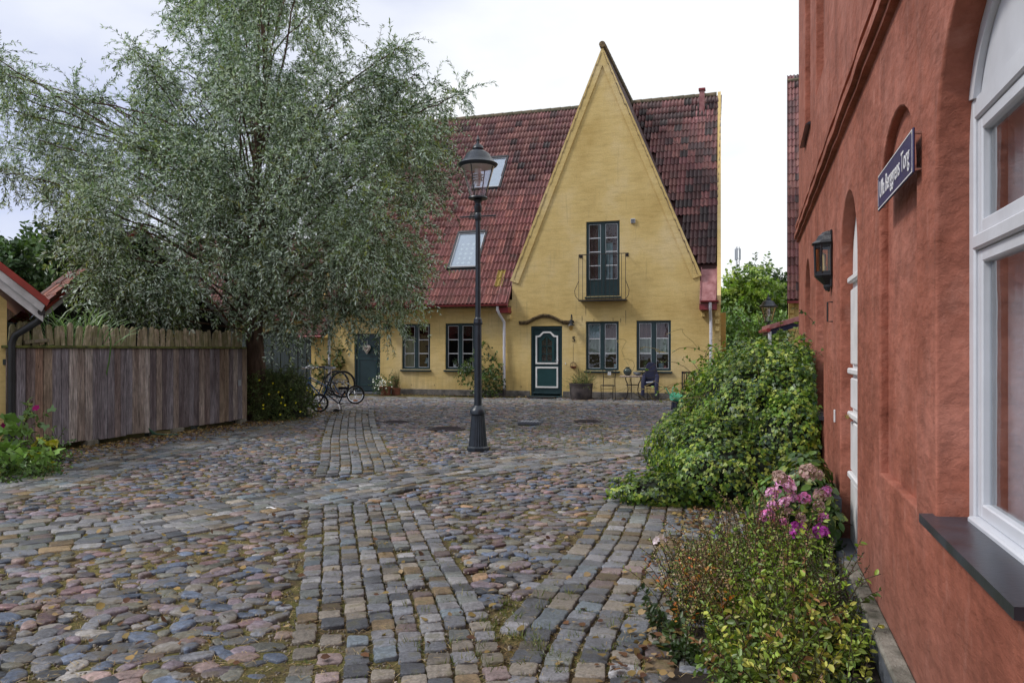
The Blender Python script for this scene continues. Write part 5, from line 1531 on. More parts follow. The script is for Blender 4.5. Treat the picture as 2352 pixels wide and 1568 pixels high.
tile_roof(sh, (-.05, 1.0, 2.0), (0, -1, 0), (1, 0, 1), 4, 4, lambda p: True, lambda p, i, j: pick([(.30, .12, .085), (.22, .09, .075), (.14, .07, .06)], 1)[0], 20)

# ============================================================ PLANTS
def rebase(root, loc):
    """put the thing's empty at its base, its parts where they are"""
    root.location = loc
    for c in root.children: c.location = tuple(c.location[i] - loc[i] for i in range(3))
def limb(pts, r0, r1, name, parent, n=8, mat='bark', jit=.03):
    P = bez([tuple(p) for p in pts], 8)
    P = P + rng.normal(0, jit, P.shape) * np.linspace(0, 1, len(P))[:, None]
    m = len(P)
    rr = [r0 + (r1 - r0) * (i / (m - 1)) ** .8 for i in range(m)]
    return MB().tube([tuple(p) for p in P], rr, n).build(name, mat, parent, True)

willow = thing('silver_willow', 'large silver leaved willow tree spreading over the fence and the left house', 'tree', (0, 0, 0))
WP = np.array([-5.65, 16.94, 0])
tr = thing
clD = [(590, -190, 150), (480, -60, 130), (690, -60, 130), (590, -60, 160), (480, 60, 105), (690, 50, 110), (590, 150, 185), (450, 220, 115), (760, 250, 125), (870, 185, 62), (915, 250, 72), (1000, 235, 42), (960, 320, 80),
       (560, 330, 200), (720, 400, 200), (880, 380, 130), (985, 400, 85), (430, 400, 150), (340, 265, 42), (400, 150, 42), (35, 200, 24), (60, 260, 30), (45, 340, 42), (110, 330, 40), (205, 255, 28), (150, 420, 80), (235, 410, 75), (255, 235, 20),
       (250, 490, 130), (175, 500, 90), (330, 600, 140), (480, 560, 175), (620, 560, 190), (780, 560, 180), (900, 530, 140), (950, 500, 60), (235, 640, 75), (380, 680, 75), (520, 690, 85), (640, 725, 75), (740, 690, 95), (860, 690, 95), (925, 640, 95), (655, 755, 34), (890, 750, 28), (18, 150, 12), (30, 175, 16), (75, 230, 18), (100, 275, 24), (200, 230, 10), (320, 125, 22), (345, 170, 30), (370, 210, 36), (290, 330, 45), (150, 340, 60), (30, 400, 34), (930, 120, 20), (905, 140, 26), (1030, 240, 20), (1050, 225, 12), (960, 190, 26), (280, 700, 60), (440, 740, 40), (945, 620, 50), (560, 720, 60), (800, 730, 50), (1010, 330, 60)]
wcl = []
for i, (x, y, r_) in enumerate(clD):
    big_ = r_ > 120
    for dy in ((-1.9, 1.6) if big_ else ((-1.0 if i % 2 else .8),)):
        Y = 16.9 + dy + rnd.uniform(-.5, .5)
        if x < 345 and y > 450: Y = 13.8 + rnd.uniform(-.4, .6)
        if x > 900: Y = 16.6 + rnd.uniform(-.8, .6)
        c = D2W((x if x < 900 else x - 22) + rnd.uniform(-8, 8), y - (12 if y > 690 else 0), Y)
        q = r_ / 1773 * Y
        wcl.append((c, (q, q * 1.05, q * (.92 if big_ else 1.0))))
limb([WP + (0, 0, 0), WP + (.05, 0, .9), WP + (-.02, .05, 2.0), WP + (.1, 0, 3.2)], .24, .15, 'trunk', willow, 14, jit=.01)
limb([WP + (.1, 0, 3.1), WP + (.0, 0, 5), WP + (.2, .1, 7), WP + (.1, 0, 10.5)], .15, .03, 'limb', willow, 10)
for c, q in list(wcl):
    c = np.array(c); h0 = 1.9 + max(0, (c[2] - 3.0)) * .55 + rnd.uniform(-.2, .4)
    st = WP + (.05, 0, h0); mid = st * .45 + c * .55 + np.array([rnd.uniform(-.35, .35), rnd.uniform(-.5, .5), rnd.uniform(-.2, .35) + .35 * (c[2] > 3)])
    L_ = np.linalg.norm(c - st)
    P_ = [st, st * .8 + mid * .2 + np.array([0, 0, .1]), mid, c, c + (c - mid) * .12]
    limb(P_, .018 + .006 * min(L_, 5), .004, 'branch', willow, 6, jit=.02)
    if q[0] < .75:
        B_ = bez(P_, 10)[14:]
        for b_ in B_[::2]: wcl.append((tuple(b_), (.13, .13, .13))) if len(wcl) < 900 else None
WPAL = [(.105, .165, .085), (.15, .22, .12), (.21, .26, .09), (.05, .085, .045), (.29, .31, .11)]
T, I = twiggy(wcl, 190, .095, 7, .30, .8, .15)
ctint = pick([(1, 1, 1), (.7, .75, .7), (1.35, 1.3, .95), (1.0, 1.1, 1.2)], len(wcl), .15)
_k = np.array([[1.7, .4, 1.1], [-.8, 1.5, 1.3], [.9, -1.2, 1.9], [2.6, 1.1, -.7], [-1.9, .8, 2.4]]); _b = T[:, 0]
_n = sum(np.sin(_b @ q * 1.5 + i * 1.7) for i, q in enumerate(_k)) / 5 + rng.normal(0, .16, len(_b))
_small = np.array([q[1][0] < .5 for q in wcl])[I]
_keep = (_n > -.04) | (_small & (_n > -.25))
T, I = T[_keep], I[_keep]; _n = _n[_keep]
def wt(m): return pick(WPAL, m, .15, [4, 4, 2.4, 3, .8]) * ctint[I]
leaves_on(T, 4, .092, .023, wt, .62, LEAF_LONG, 'crown', 'willowleaf', willow, .25)
sticks(T, .0035, 'crown_twigs', 'twig', willow)
rebase(willow, tuple(float(q) for q in WP))

bush('yellow_flowered_shrub', 'rounded dark green shrub dotted with small yellow flowers at the foot of the willow', 'shrub',
     [((-5.3, 16.9, .45), (.8, .6, .55)), ((-5.0, 17.3, .5), (.5, .5, .45)), ((-5.1, 17.4, .80), (.4, .4, .3)), ((-5.9, 17.4, .4), (.5, .4, .45)), ((-4.72, 17.4, .22), (.28, .3, .28)), ((-5.15, 16.6, .2), (.5, .4, .25)), ((-5.6, 17.0, .75), (.45, .4, .35))], 1500, .045, .018,
     [(.09, .14, .04), (.12, .18, .055), (.06, .095, .035), (.17, .21, .07)], per_seg=3, nseg=5)
shr = bpy.data.objects['yellow_flowered_shrub']
MB().lathe([(0, 0), (.55, 0), (.5, .3), (.25, .5), (0, .55)], 16, (-5.1, 17.2, 0)).build('dark_core', 'core', shr, True)  # added solid dark filler for the shrub's shaded inside
flowers(shr, [D2W(x, y, Y) for x, y, Y in ((596, 873, 16.6), (627, 880, 16.6), (705, 890, 17), (706, 896, 17), (713, 900, 17), (648, 912, 16.4), (646, 925, 16.2), (605, 930, 16.2), (605, 938, 16.2), (644, 952, 16.1), (690, 945, 16.5), (722, 905, 17.1), (655, 930, 16.2), (735, 930, 17.1), (640, 900, 16.5), (668, 895, 16.7), (618, 905, 16.3), (680, 925, 16.4))], .024, [(.85, .75, .03)], 'yellow_flower', 5)

# ivy mound beside the red house
ivc = [((2.88, 8.7, .70), (.85, 1.0, .85)), ((2.95, 8.3, .7), (.75, .8, .85)), ((2.20, 8.0, .34), (.62, .7, .50)), ((2.55, 8.1, .62), (.5, .6, .6)), ((3.08, 9.6, .80), (.85, 1.1, .76)), ((3.15, 10.3, .6), (.65, .9, .72)), ((1.60, 7.65, .10), (.62, .38, .20)), ((2.2, 7.45, .28), (.7, .4, .38)), ((2.75, 7.5, .45), (.45, .4, .6)), ((1.95, 8.6, .35), (.45, .6, .45)), ((3.35, 11.2, .65), (.8, .9, .6)), ((2.65, 11.4, .22), (.45, .6, .42))]
ivy = thing('ivy_mound', 'huge glossy green ivy mound heaped against the red house beside the setts', 'ivy', (2.5, 8.6, 0))
ivy.location = (0, 0, 0)
def shell_leaves(name, clumps, n, ln, wd, pal, root, tpl=LEAF_IVY, w=None, hang=.7, mat='leaf'):
    C_ = np.array([c for c, r in clumps], float); Rr = np.array([np.ones(3) * np.array(r) for c, r in clumps], float)
    ar = (Rr[:, 0] * Rr[:, 1] + Rr[:, 0] * Rr[:, 2] + Rr[:, 1] * Rr[:, 2]); ar /= ar.sum()
    k = rng.choice(len(clumps), n, p=ar)
    d = norm(rng.normal(size=(n, 3)))
    lump = 1 + .17 * np.sin(d[:, 0] * 9 + k) * np.sin(d[:, 1] * 7 + d[:, 2] * 8 + k * 2)
    p = C_[k] + d * Rr[k] * (lump * rng.uniform(.84, 1.06, n))[:, None]
    inside = np.zeros(n, bool)
    for c, r in zip(C_, Rr): inside |= (((p - c) / r) ** 2).sum(1) < .62
    lim = wall_x(p[:, 1]) - .03
    g = ~inside & (p[:, 2] > .01) & (p[:, 0] < lim + .35)
    p[:, 0] = np.minimum(p[:, 0], lim - rng.random(n) * .12)
    p, d, k = p[g], d[g], k[g]; n = len(p)
    nd = norm(d / Rr[k] * .8 + rng.normal(0, .45, (n, 3)) + np.array([0, 0, .25]))
    ld = norm(np.array([0, 0, -hang]) + rng.normal(0, .45, (n, 3)))
    ld = norm(ld - nd * (ld * nd).sum(1)[:, None])
    s = rng.uniform(.6, 1.3, n)
    t_ = pick(pal, n, .22, w)
    t_ *= (1 + .35 * np.sin(p[:, 0] * 5 + p[:, 2] * 4) * np.sin(p[:, 1] * 4))[:, None]
    return mass(name, *tpl, p, frame_from(ld, nd), np.stack([ln * s, wd * s, ln * s], 1), np.clip(t_, .005, 1), mat, root)
IVP = [(.08, .16, .022), (.14, .24, .03), (.26, .34, .04), (.04, .085, .02), (.36, .42, .08), (.035, .08, .04)]
shell_leaves('foliage', ivc, 105000, .040, .036, IVP, ivy, w=[4, 5, 3.5, 3, 2, 2])
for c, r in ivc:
    m = MB().lathe([(math.sin(a) * .86 + 1e-4, -math.cos(a) * .86) for a in np.linspace(0, math.pi, 9)], 14).build('dark_core', 'core', ivy, True)  # added dark core, blocks the view through the leaves like deep shade
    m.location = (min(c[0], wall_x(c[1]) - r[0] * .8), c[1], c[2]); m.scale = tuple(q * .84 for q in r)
sp_ = [(c, tuple(np.array(r) * 1.05)) for c, r in ivc[:5]]
T, I = twiggy(sp_ + [(ivc[5][0], (.6, .35, .2)), (ivc[6][0], (.7, .4, .35))], 26, .11, 7, .40, .9, .88); leaves_on(T, 1, .055, .045, lambda m: pick([(.16, .24, .05), (.12, .2, .04)], m, .15), .9, LEAF_IVY, 'trailing_shoots', 'leaf', ivy); sticks(T, .003, 'shoot_stems', 'twig', ivy)
# bare wispy runners at the top and front
for k in range(26):
    a = [rnd.uniform(1.2, 3.1), rnd.uniform(7.6, 9.0), rnd.uniform(.7, 1.6)] if k < 16 else [rnd.uniform(1.0, 1.7), rnd.uniform(7.6, 10.5), rnd.uniform(.15, .8)]
    dx, dz = rnd.uniform(-.5, .3), rnd.uniform(-.1, .4)
    MB().tube([(a[0] + dx * t + .04 * math.sin(t * 9 + k), a[1] - .15 * t, a[2] + dz * t * (1.3 - t) * 1.5) for t in np.linspace(0, 1, 8)], .0028, 4, False).build('runner', 'strawstem' if 'strawstem' in MT else 'twig', ivy)
# small shoots climbing the red wall
bush('wall_creeper', 'thin green creeper climbing the red wall above the ivy mound', 'creeper', [(rp(-.06, 9.2, 1.7), (.06, .35, .35)), (rp(-.05, 8.2, 1.5), (.05, .2, .4))], 90, .05, .04, [(.16, .22, .05), (.10, .16, .04)], tpl=LEAF_IVY, per_seg=1)

# hydrangea
hyd = thing('hydrangea', 'hydrangea bush with pink, purple and faded mophead flowers beside the red wall', 'hydrangea', (0, 0, 0))
hc = [((2.16, 5.75, .36), (.22, .3, .30)), ((2.30, 6.05, .42), (.2, .25, .26)), ((2.0, 5.75, .3), (.22, .25, .25)), ((2.25, 5.6, .22), (.2, .22, .2))]
shell_leaves('foliage', hc, 2600, .085, .055, [(.06, .13, .025), (.10, .18, .03), (.035, .07, .02), (.22, .26, .05)], hyd, LEAF_OVAL, hang=.3)
T, I = twiggy(hc, 60, .05, 4, 0, .6, .1); sticks(T, .004, 'stems', 'twig', hyd)
heads = [(1820, 1150, 13, 0), (1890, 1195, 12, 3), (1775, 1168, 12, 0), (1840, 1195, 12, 1), (1800, 1205, 10, 3), (1803, 1122, 22, 0), (1790, 1105, 18, 1), (1772, 1140, 14, 0), (1857, 1093, 20, 1), (1878, 1098, 14, 2), (1847, 1152, 15, 3), (1883, 1145, 15, 2), (1898, 1135, 13, 3), (1800, 1160, 12, 0), (1765, 1190, 16, 3), (1752, 1198, 10, 3), (1880, 1170, 13, 1), (1835, 1222, 20, 4), (1825, 1230, 14, 4), (1885, 1228, 18, 4), (1812, 1182, 10, 1), (1862, 1240, 9, 1)]
HP = [[(.70, .30, .62), (.78, .48, .68)], [(.55, .36, .36), (.42, .30, .26)], [(.42, .33, .22), (.50, .30, .32)], [(.66, .18, .42), (.58, .25, .52)], [(.55, .06, .50), (.70, .16, .62)]]
for x, y, r_, c in heads:
    Y = 5.25 + rnd.uniform(-.08, .10); c0 = np.array(D2W(x, y - 6, Y)); q = r_ / 1773 * Y * 1.1
    n = 90
    d = norm(rng.normal(size=(n, 3))); d[:, 2] = np.where(d[:, 2] < -.4, -d[:, 2], d[:, 2])
    nd = norm(d + rng.normal(0, .25, (n, 3)))
    mass('flower_head', *LEAF_OVAL, c0 + d * q * .85 - np.cross(nd, [0, 0, 1.]) * 0, frame_from(norm(np.cross(nd, rng.normal(size=(n, 3)))), nd), np.stack([np.full(n, q * .52), np.full(n, q * .5), np.full(n, q * .5)], 1), pick(HP[c], n, .2), 'petal', hyd, kind=None)

# herb border along the red wall
def clump_plant(name, label, cat, pts, h, n, ln, wd, pal, w=None, lean=.35, tpl=LEAF_OVAL, per_seg=3, seed_pal=None, tipfrac=.35, stemr=.0022):
    root = thing(name, label, cat, (0, 0, 0))
    c = np.array([pts[i] for i in rng.integers(0, len(pts), n)], float)
    p = np.stack([c[:, 0] + rng.normal(0, .05, n), c[:, 1] + rng.normal(0, .06, n), np.zeros(n)], 1)
    ok_ = p[:, 0] < wall_x(p[:, 1]) - .14
    p = p[ok_]; n = len(p)
    d = norm(np.stack([rng.normal(-.05, lean, n), rng.normal(0, lean, n), np.ones(n)], 1))
    H_ = h * rng.uniform(.5, 1.15, n) * (1 + .35 * np.sin(p[:, 0] * 9 + p[:, 1] * 4) * np.sin(p[:, 1] * 7)) * np.where(rng.random(n) < .06, 1.5, 1)
    L_ = [p]
    for k in range(6):
        d = norm(d + rng.normal(0, .08, (n, 3)) + np.array([0, 0, -.03 * k]))
        p = p + d * (H_ / 6)[:, None]; L_.append(p)
    T = np.stack(L_, 1)
    k0 = 1
    leaves_on(T[:, k0:], per_seg, ln, wd, lambda m: pick(pal, m, .18, w), 1.0, tpl, 'foliage', 'leaf', root, .35)
    sticks(T, stemr, 'stems', 'twig', root)
    if seed_pal is not None:
        leaves_on(T[:, 3:], 7, .012, .009, lambda m: pick(seed_pal, m, .2), 1.2, LEAF_OVAL, 'seed_heads', 'petal', root, 0)
    return root
gp = lambda x0, x1, y0, y1, n=40: [(rnd.uniform(x0, x1), rnd.uniform(y0, y1)) for _ in range(n)]
def wb(o0, o1, y0, y1, n=50):
    out = []
    for _ in range(n):
        y = rnd.uniform(y0, y1); out.append((wall_x(y) - rnd.uniform(o0, o1), y))
    return out
clump_plant('dry_catmint', 'clump of dry brown seed stalks with orange tips at the outer edge of the border', 'herb plant', wb(.74, 1.05, 4.0, 4.85), .42, 280, .02, .008, [(.30, .38, .09), (.22, .32, .06), (.14, .22, .05)], [5, 5, 3], .25, seed_pal=[(.44, .32, .20), (.32, .24, .15), (.52, .42, .27), (.44, .32, .20), (.38, .34, .16)])
clump_plant('leafy_perennials', 'dense tangle of yellow green leafy perennials in the middle of the border', 'perennial plant', wb(.25, .85, 3.9, 5.2), .36, 560, .034, .017, [(.18, .30, .04), (.32, .44, .07), (.10, .17, .035), (.46, .50, .09)], [5, 4, 3, 1], .4, per_seg=3)
clump_plant('yellowing_perennials', 'yellowing leafy plants nearest the camera at the foot of the red wall', 'perennial plant', wb(.20, .80, 3.2, 4.0), .26, 480, .036, .019, [(.24, .33, .055), (.42, .42, .08), (.15, .24, .05), (.30, .16, .07), (.10, .13, .04)], [5, 3, 4, 1, 2], .45, per_seg=3)
clump_plant('seed_stalks', 'loose tan seed stalks rising in front of the hydrangea', 'herb plant', wb(.45, .85, 5.1, 5.7), .42, 60, .02, .01, [(.2, .18, .07), (.12, .14, .05)], None, .18, seed_pal=[(.36, .26, .16), (.28, .2, .12)])
clump_plant('tall_seed_spikes', 'thin tall reddish brown seed spikes standing above the leafy border plants', 'herb plant', wb(.3, 1.0, 3.7, 5.4), .52, 90, .022, .010, [(.22, .26, .08), (.30, .18, .08)], None, .16, seed_pal=[(.36, .20, .13), (.28, .15, .10), (.42, .30, .18)])
clump_plant('orange_leaved_sprigs', 'few sprigs with orange autumn leaves among the dry stalks', 'herb plant', wb(.78, 1.0, 3.9, 4.6), .36, 26, .03, .014, [(.62, .18, .02), (.5, .24, .05)], None, .25)
clump_plant('lavender_tuft', 'grey green lavender tuft with bare stalks leaning against the red wall', 'lavender', wb(.14, .22, 4.05, 4.45), .44, 60, .03, .007, [(.10, .14, .07), (.07, .1, .05)], None, .2, seed_pal=[(.20, .13, .12), (.14, .12, .08)])
clump_plant('dark_groundcover', 'low dark green ground cover under the border plants', 'ground cover', wb(.2, 1.1, 3.3, 5.6), .14, 500, .04, .022, [(.035, .065, .02), (.06, .10, .03)], None, .5, per_seg=3)
tag(bpy.data.objects['dark_groundcover'], kind='stuff')
t = thing('border_soil', 'dark earth of the planting strip along the red wall', 'soil', (0, 0, 0))
MB().add([(wall_x(y) - (1.05 if s_ else .08) + (.05 * math.sin(y * 9) if s_ else 0), y, .012) for y in np.linspace(2.8, 6.4, 20) for s_ in (0, 1)], [(2 * i, 2 * i + 1, 2 * i + 3, 2 * i + 2) for i in range(19)]).build('soil', 'soil', t)
tag(t, kind='structure')
ppl = bush('small_weed', 'small broad leaved green weed between the setts near the camera', 'weed', [((1.03, 3.68, .03), (.07, .07, .04))], 900, .06, .03, [(.12, .24, .08)], nseg=2, per_seg=1)
sw_ = thing('soapwort', 'pale pink white flowers on a thin stem at the edge of the border', 'flower', (0, 0, 0))
MB().tube([(1.05, 5.0, 0), (.98, 4.95, .2), (.93, 4.9, .30)], .004, 5).build('stem', 'twig', sw_)
flowers(sw_, [(.93 + rnd.gauss(0, .02), 4.9 + rnd.gauss(0, .02), .31 + rnd.gauss(0, .012)) for _ in range(6)], .022, [(.8, .68, .75)], 'flower_bloom', 5)
flowers(bpy.data.objects['yellowing_perennials'], [D2W(1772, 1510, 3.6), D2W(1778, 1514, 3.6)], .016, [(.15, .1, .6)], 'violet_flower', 5)

# hollyhock and leaves at the left edge
hh = thing('hollyhock', 'hollyhock stalk with pale buds and a magenta bloom rising beside the fence', 'hollyhock', (0, 0, 0))
pth = [D2W(x, y, 9.9) for x, y in ((42, 1060), (48, 1010), (55, 980), (66, 950), (74, 920))]
MB().tube(pth, .010, 6).build('stalk', 'twig', hh, True)
for i in range(22):
    q = i / 21; a = np.array(pth[1 + int(q * 2.99)]) * (1 - (q * 3) % 1) + np.array(pth[min(4, 2 + int(q * 2.99))]) * ((q * 3) % 1)
    small_lump('bud', tuple(a + rng.normal(0, .018, 3)), (.02, .02, .02), 12, [(.35, .42, .12), (.25, .32, .10)], hh, .03, .02)
flowers(hh, [D2W(83, 937, 9.8), D2W(10, 978, 9.6), D2W(12, 984, 9.6)], .05, [(.32, .01, .13)], 'magenta_bloom', 6)
bush('', '', '', [(D2W(45, 1000, 9.8), (.22, .2, .16)), (D2W(60, 985, 9.9), (.12, .12, .2))], 120, .10, .10, [(.14, .24, .09), (.10, .17, .06)], parent=hh, tpl=LEAF_IVY, per_seg=1)
bush('broad_leaved_plants', 'broad yellow and green leaves in the bottom left bed under the hollyhock', 'leafy plant', [(D2W(20, 1020, 9.4), (.35, .4, .3)), (D2W(45, 1060, 9.3), (.4, .4, .22)), (D2W(-40, 1010, 9.6), (.4, .4, .4))], 150, .13, .13,
     [(.20, .34, .08), (.14, .25, .07), (.62, .60, .06), (.26, .38, .12), (.50, .32, .12)], tpl=LEAF_IVY, per_seg=1, w=[5, 5, 2, 3, .7])
bush('small_leaved_ground_plants', 'fine small leaved green plants spilling from the fence foot onto the cobbles', 'leafy plant', [(D2W(75, 1060, 9.7), (.3, .4, .14)), (D2W(30, 1080, 9.0), (.4, .3, .12)), (D2W(110, 1040, 10.3), (.22, .3, .1))], 900, .045, .03, [(.13, .24, .06), (.20, .32, .08), (.08, .15, .05)])
# tall reed grass behind the fence
n = 340
rg = thing('reed_grass', 'tall arching light green reed grass behind the near end of the board fence', 'reed grass', (0, 0, 0))
Tn = []
for i in range(190):
    x = rnd.uniform(95, 225); p = np.array(D2W(x, 805, 12.6)); p[2] = .6
    d = norm(np.array([rnd.gauss(0, .16), rnd.gauss(0, .16), 1.0])); L_ = [p]; h = rnd.uniform(.15, .23); az_ = rnd.uniform(0, 6.28)
    for k in range(8):
        d = norm(d + np.array([math.cos(az_) * .03 * k, math.sin(az_) * .03 * k, -.10 * max(0, k - 4)])); p = p + d * h; L_.append(p)
    Tn.append(L_)
Tn = np.array(Tn)
vs = []; fs = []; cc_ = []
for L_ in Tn:
    sd_ = norm(np.cross(L_[-1] - L_[0], rng.normal(size=3))); o_ = len(vs)
    for k, p in enumerate(L_):
        w_ = .014 * math.sin(math.pi * (k + 1.5) / 10.5); vs += [p - sd_ * w_, p + sd_ * w_]
    fs += [(o_ + 2 * k, o_ + 2 * k + 1, o_ + 2 * k + 3, o_ + 2 * k + 2) for k in range(8)]
tt_ = np.repeat(pick([(.18, .30, .13), (.12, .22, .08), (.26, .36, .20)], len(Tn), .15), 18, 0)
ff_ = np.array([[(a, b, c), (a, c, d)] for a, b, c, d in fs]).reshape(-1, 3)
o = mass('blades', np.array(vs), ff_, np.zeros((1, 3)), np.eye(3)[None], np.ones(1), np.ones((1, 3)), 'leaf', rg)
q_ = np.ones((len(vs), 4), np.float32); q_[:, :3] = tt_; o.data.attributes['tint'].data.foreach_set('color', q_.ravel())

# background trees
def far_tree(name, label, base, clumps, per, ln, pal, group, th=None):
    root = thing(name, label, 'tree', base, 0, group)
    cl = [(tuple(np.array(c) - np.array(base)), r) for c, r in clumps]
    T, I = twiggy(cl, per, .28, 4, .1, .7, .3)
    leaves_on(T, 5, ln, ln * .62, lambda m: pick(pal, m, .2) * pick([(1, 1, 1), (.75, .8, .75), (1.25, 1.2, 1.0)], len(cl), .1)[I], 1.0, LEAF_OVAL, 'crown', 'leaf', root, .5)
    top = max(c[2] for c, r in cl)
    MB().tube([(0, 0, 0), (.1, 0, top * .5), (0, 0, top)], [.28, .2, .06], 8).build('trunk', 'bark', root, True)
    return root
GL = [(.055, .10, .045), (.075, .13, .05), (.035, .065, .035)]
GR = [(.16, .26, .05), (.24, .34, .07), (.09, .15, .04), (.28, .36, .10)]
def dc(x, y, Y, r): return (D2W(x, y, Y), tuple(np.array((1, .9, .85)) * r / 1773 * Y))
far_tree('oak_tree', 'dark green broad crown beyond the roofs at the left edge', D2W(20, 805, 34)[:2] + (0,), [dc(0, 590, 34, 45), (D2W(50, 600, 34), (1.1, 1, .9)), dc(20, 640, 34, 70), dc(-60, 620, 34, 80)], 60, .26, GL, 'trees beyond the roofs on the left')
far_tree('oak_tree', 'taller dark green crown between the left roof and the willow', D2W(130, 805, 36)[:2] + (0,), [dc(120, 570, 36, 55), dc(150, 610, 36, 70), dc(100, 640, 36, 60), dc(200, 600, 37, 80), dc(230, 680, 36, 80)], 60, .26, GL, 'trees beyond the roofs on the left')
far_tree('deciduous_tree', 'bright green tree with uneven top just right of the yellow house', D2W(1705, 805, 44)[:2] + (0,), [dc(1690, 680, 44, 42), dc(1670, 720, 44, 50), dc(1715, 670, 44, 40), dc(1730, 650, 44, 34), dc(1700, 745, 44, 60), dc(1750, 700, 45, 50)], 90, .22, GR, 'trees beyond the gap on the right')
far_tree('deciduous_tree', 'dark topped tree behind the small street lamp', D2W(1765, 805, 50)[:2] + (0,), [dc(1745, 640, 50, 26), dc(1775, 660, 50, 34), dc(1800, 690, 50, 45), dc(1780, 720, 50, 60), dc(1820, 670, 50, 36)], 70, .24, [(.10, .18, .04), (.16, .23, .05), (.06, .11, .03)], 'trees beyond the gap on the right')
far_tree('deciduous_tree', 'low bluish green tree in the gap behind the ivy mound', D2W(1680, 805, 38)[:2] + (0,), [dc(1670, 760, 38, 42), dc(1720, 780, 38, 50), dc(1790, 770, 38, 45), dc(1660, 800, 38, 60)], 110, .18, [(.13, .24, .08), (.18, .30, .11), (.08, .14, .05)], 'trees beyond the gap on the right')

# telecom mast
t = thing('telecom_mast', 'thin grey lattice telecom mast rising above the trees in the gap', 'mast', D2W(1694, 805, 130)[:2] + (0,))
zt = D2W(1694, 567, 130)[2]
for k in range(3):
    a = k * 2.094; MB().tube([(.35 * math.cos(a), .35 * math.sin(a), 0), (.3 * math.cos(a), .3 * math.sin(a), zt)], .06, 5).build('mast_leg', 'mast', t)
pts_ = []
z = 0
while z < zt: pts_.append((.33 * math.cos(z * 3), .33 * math.sin(z * 3), z)); z += .7
MB().tube(pts_, .035, 4).build('lattice_bracing', 'mast', t)
for k in range(3): MB().box(.3 + 0, .5, -.15 + k * .0, .15, zt - 2.2 + k * .0, zt - .3).build('antenna', 'mast', t).rotation_euler = (0, 0, k * 2.094)

# houses beyond
def row_house(name, label, loc, rz, x0, x1, ez, rise, dep_, keepx=None, nobj=0):
    h_ = thing(name, label, 'house', loc, rz)
    MB().prism([(0, 0), (dep_ * 2, 0), (dep_ * 2, ez), (dep_, ez + rise * dep_ - .25), (0, ez)], lambda p: (x0, p[0], p[1]), lambda p: (x1, p[0], p[1])).build('wall', 'yellow', h_)
    up = Vector((0, 1, rise)).normalized()
    tile_roof(h_, (x0 - .05, -.35, ez - .3), (1, 0, 0), tuple(up), int((x1 - x0) / .27) + 1, int(math.hypot(dep_ + .35, (dep_ + .35) * rise) / .36) + 1, lambda p: True, lambda p, i, j: pick(TILE_PAL + TILE_DARK[:2], 1, .15)[0], nobj, rank=lambda p: p[0])
    MB().add([(x0 - .06, -.36, ez - .34), (x1, -.36, ez - .34), (x1, dep_, ez - .34 + (dep_ + .36) * rise), (x0 - .06, dep_, ez - .34 + (dep_ + .36) * rise), (x0 - .06, 2 * dep_ + .36, ez - .34), (x1, 2 * dep_ + .36, ez - .34)], [(0, 1, 2, 3), (3, 2, 5, 4)]).build('roof_boarding', 'roofdeck', h_)
    MB().tube([(x0 - .06, dep_, ez - .26 + (dep_ + .36) * rise), (x1, dep_, ez - .26 + (dep_ + .36) * rise)], .09, 8).build('ridge', 'ridge', h_, True)
    MB().box(x0 - .05, x1, -.42, -.30, ez - .42, ez - .34).build('gutter', 'gutter', h_)
    return h_
a_ = math.atan2((1807 - 1176) / 1773, 1)
rh = row_house('far_yellow_house', 'yellow house with steep tiled roof just visible left of the red wall', D2W(1812, 805, 27)[:2] + (0,), -a_, 0, 6, 3.55, 1.68, 5.2, nobj=60)
for k in range(5): MB().box(.02, .17, -.16 + k * .03, -.001, 3.0 - k * .2, 3.13 - k * .2, .01).build('corbel', 'yellow', rh)
row_house('back_red_roofed_house', 'house with red tiled roof glimpsed through the willow crown', D2W(560, 805, 33)[:2] + (0,), R(4), -3.5, 3.2, 3.2, 1.0, 3.4)
# porch roof by the far house
pr = thing('porch', 'porch with red edged dark blue sloping roof at the corner of the red house', 'porch', D2W(1770, 805, 18.5)[:2] + (0,), R(-12))
MB().prism([(0, 1.88), (1.6, 2.36), (1.6, 2.48), (0, 2.0)], lambda p: (p[0], 0, p[1]), lambda p: (p[0], 1.6, p[1])).build('porch_roof', 'navyboard', pr)
MB().prism([(-.03, 2.005), (1.6, 2.485), (1.6, 2.60), (-.03, 2.12)], lambda p: (p[0], -.05, p[1]), lambda p: (p[0], 1.65, p[1])).build('roof_edge', 'redmetal', pr)
MB().tube([(-.06, -.1, 1.99), (-.06, 1.7, 1.99)], .05, 8).build('gutter', 'gutter', pr, True)
MB().tube([(-.02, .0, 1.96), (-.02, .0, 1.55)], .04, 10).build('downpipe', 'pipe', pr, True)
MB().tube([(-.02, .0, 1.56), (.05, 0, 1.50), (.45, .05, 1.38), (.5, .05, 1.25), (.5, .05, .0)], .055, 10).build('pipe_bend', 'zinc', pr, True)
MB().box(1.45, 1.55, .1, .2, 0, 2.3).build('porch_post', 'navyboard', pr)
for k in range(12): MB().box(.95 + k * .06, 1.0 + k * .06, .3, .32, 0, 1.95).build('slat', 'picket', pr, color=(.22, .19, .15))

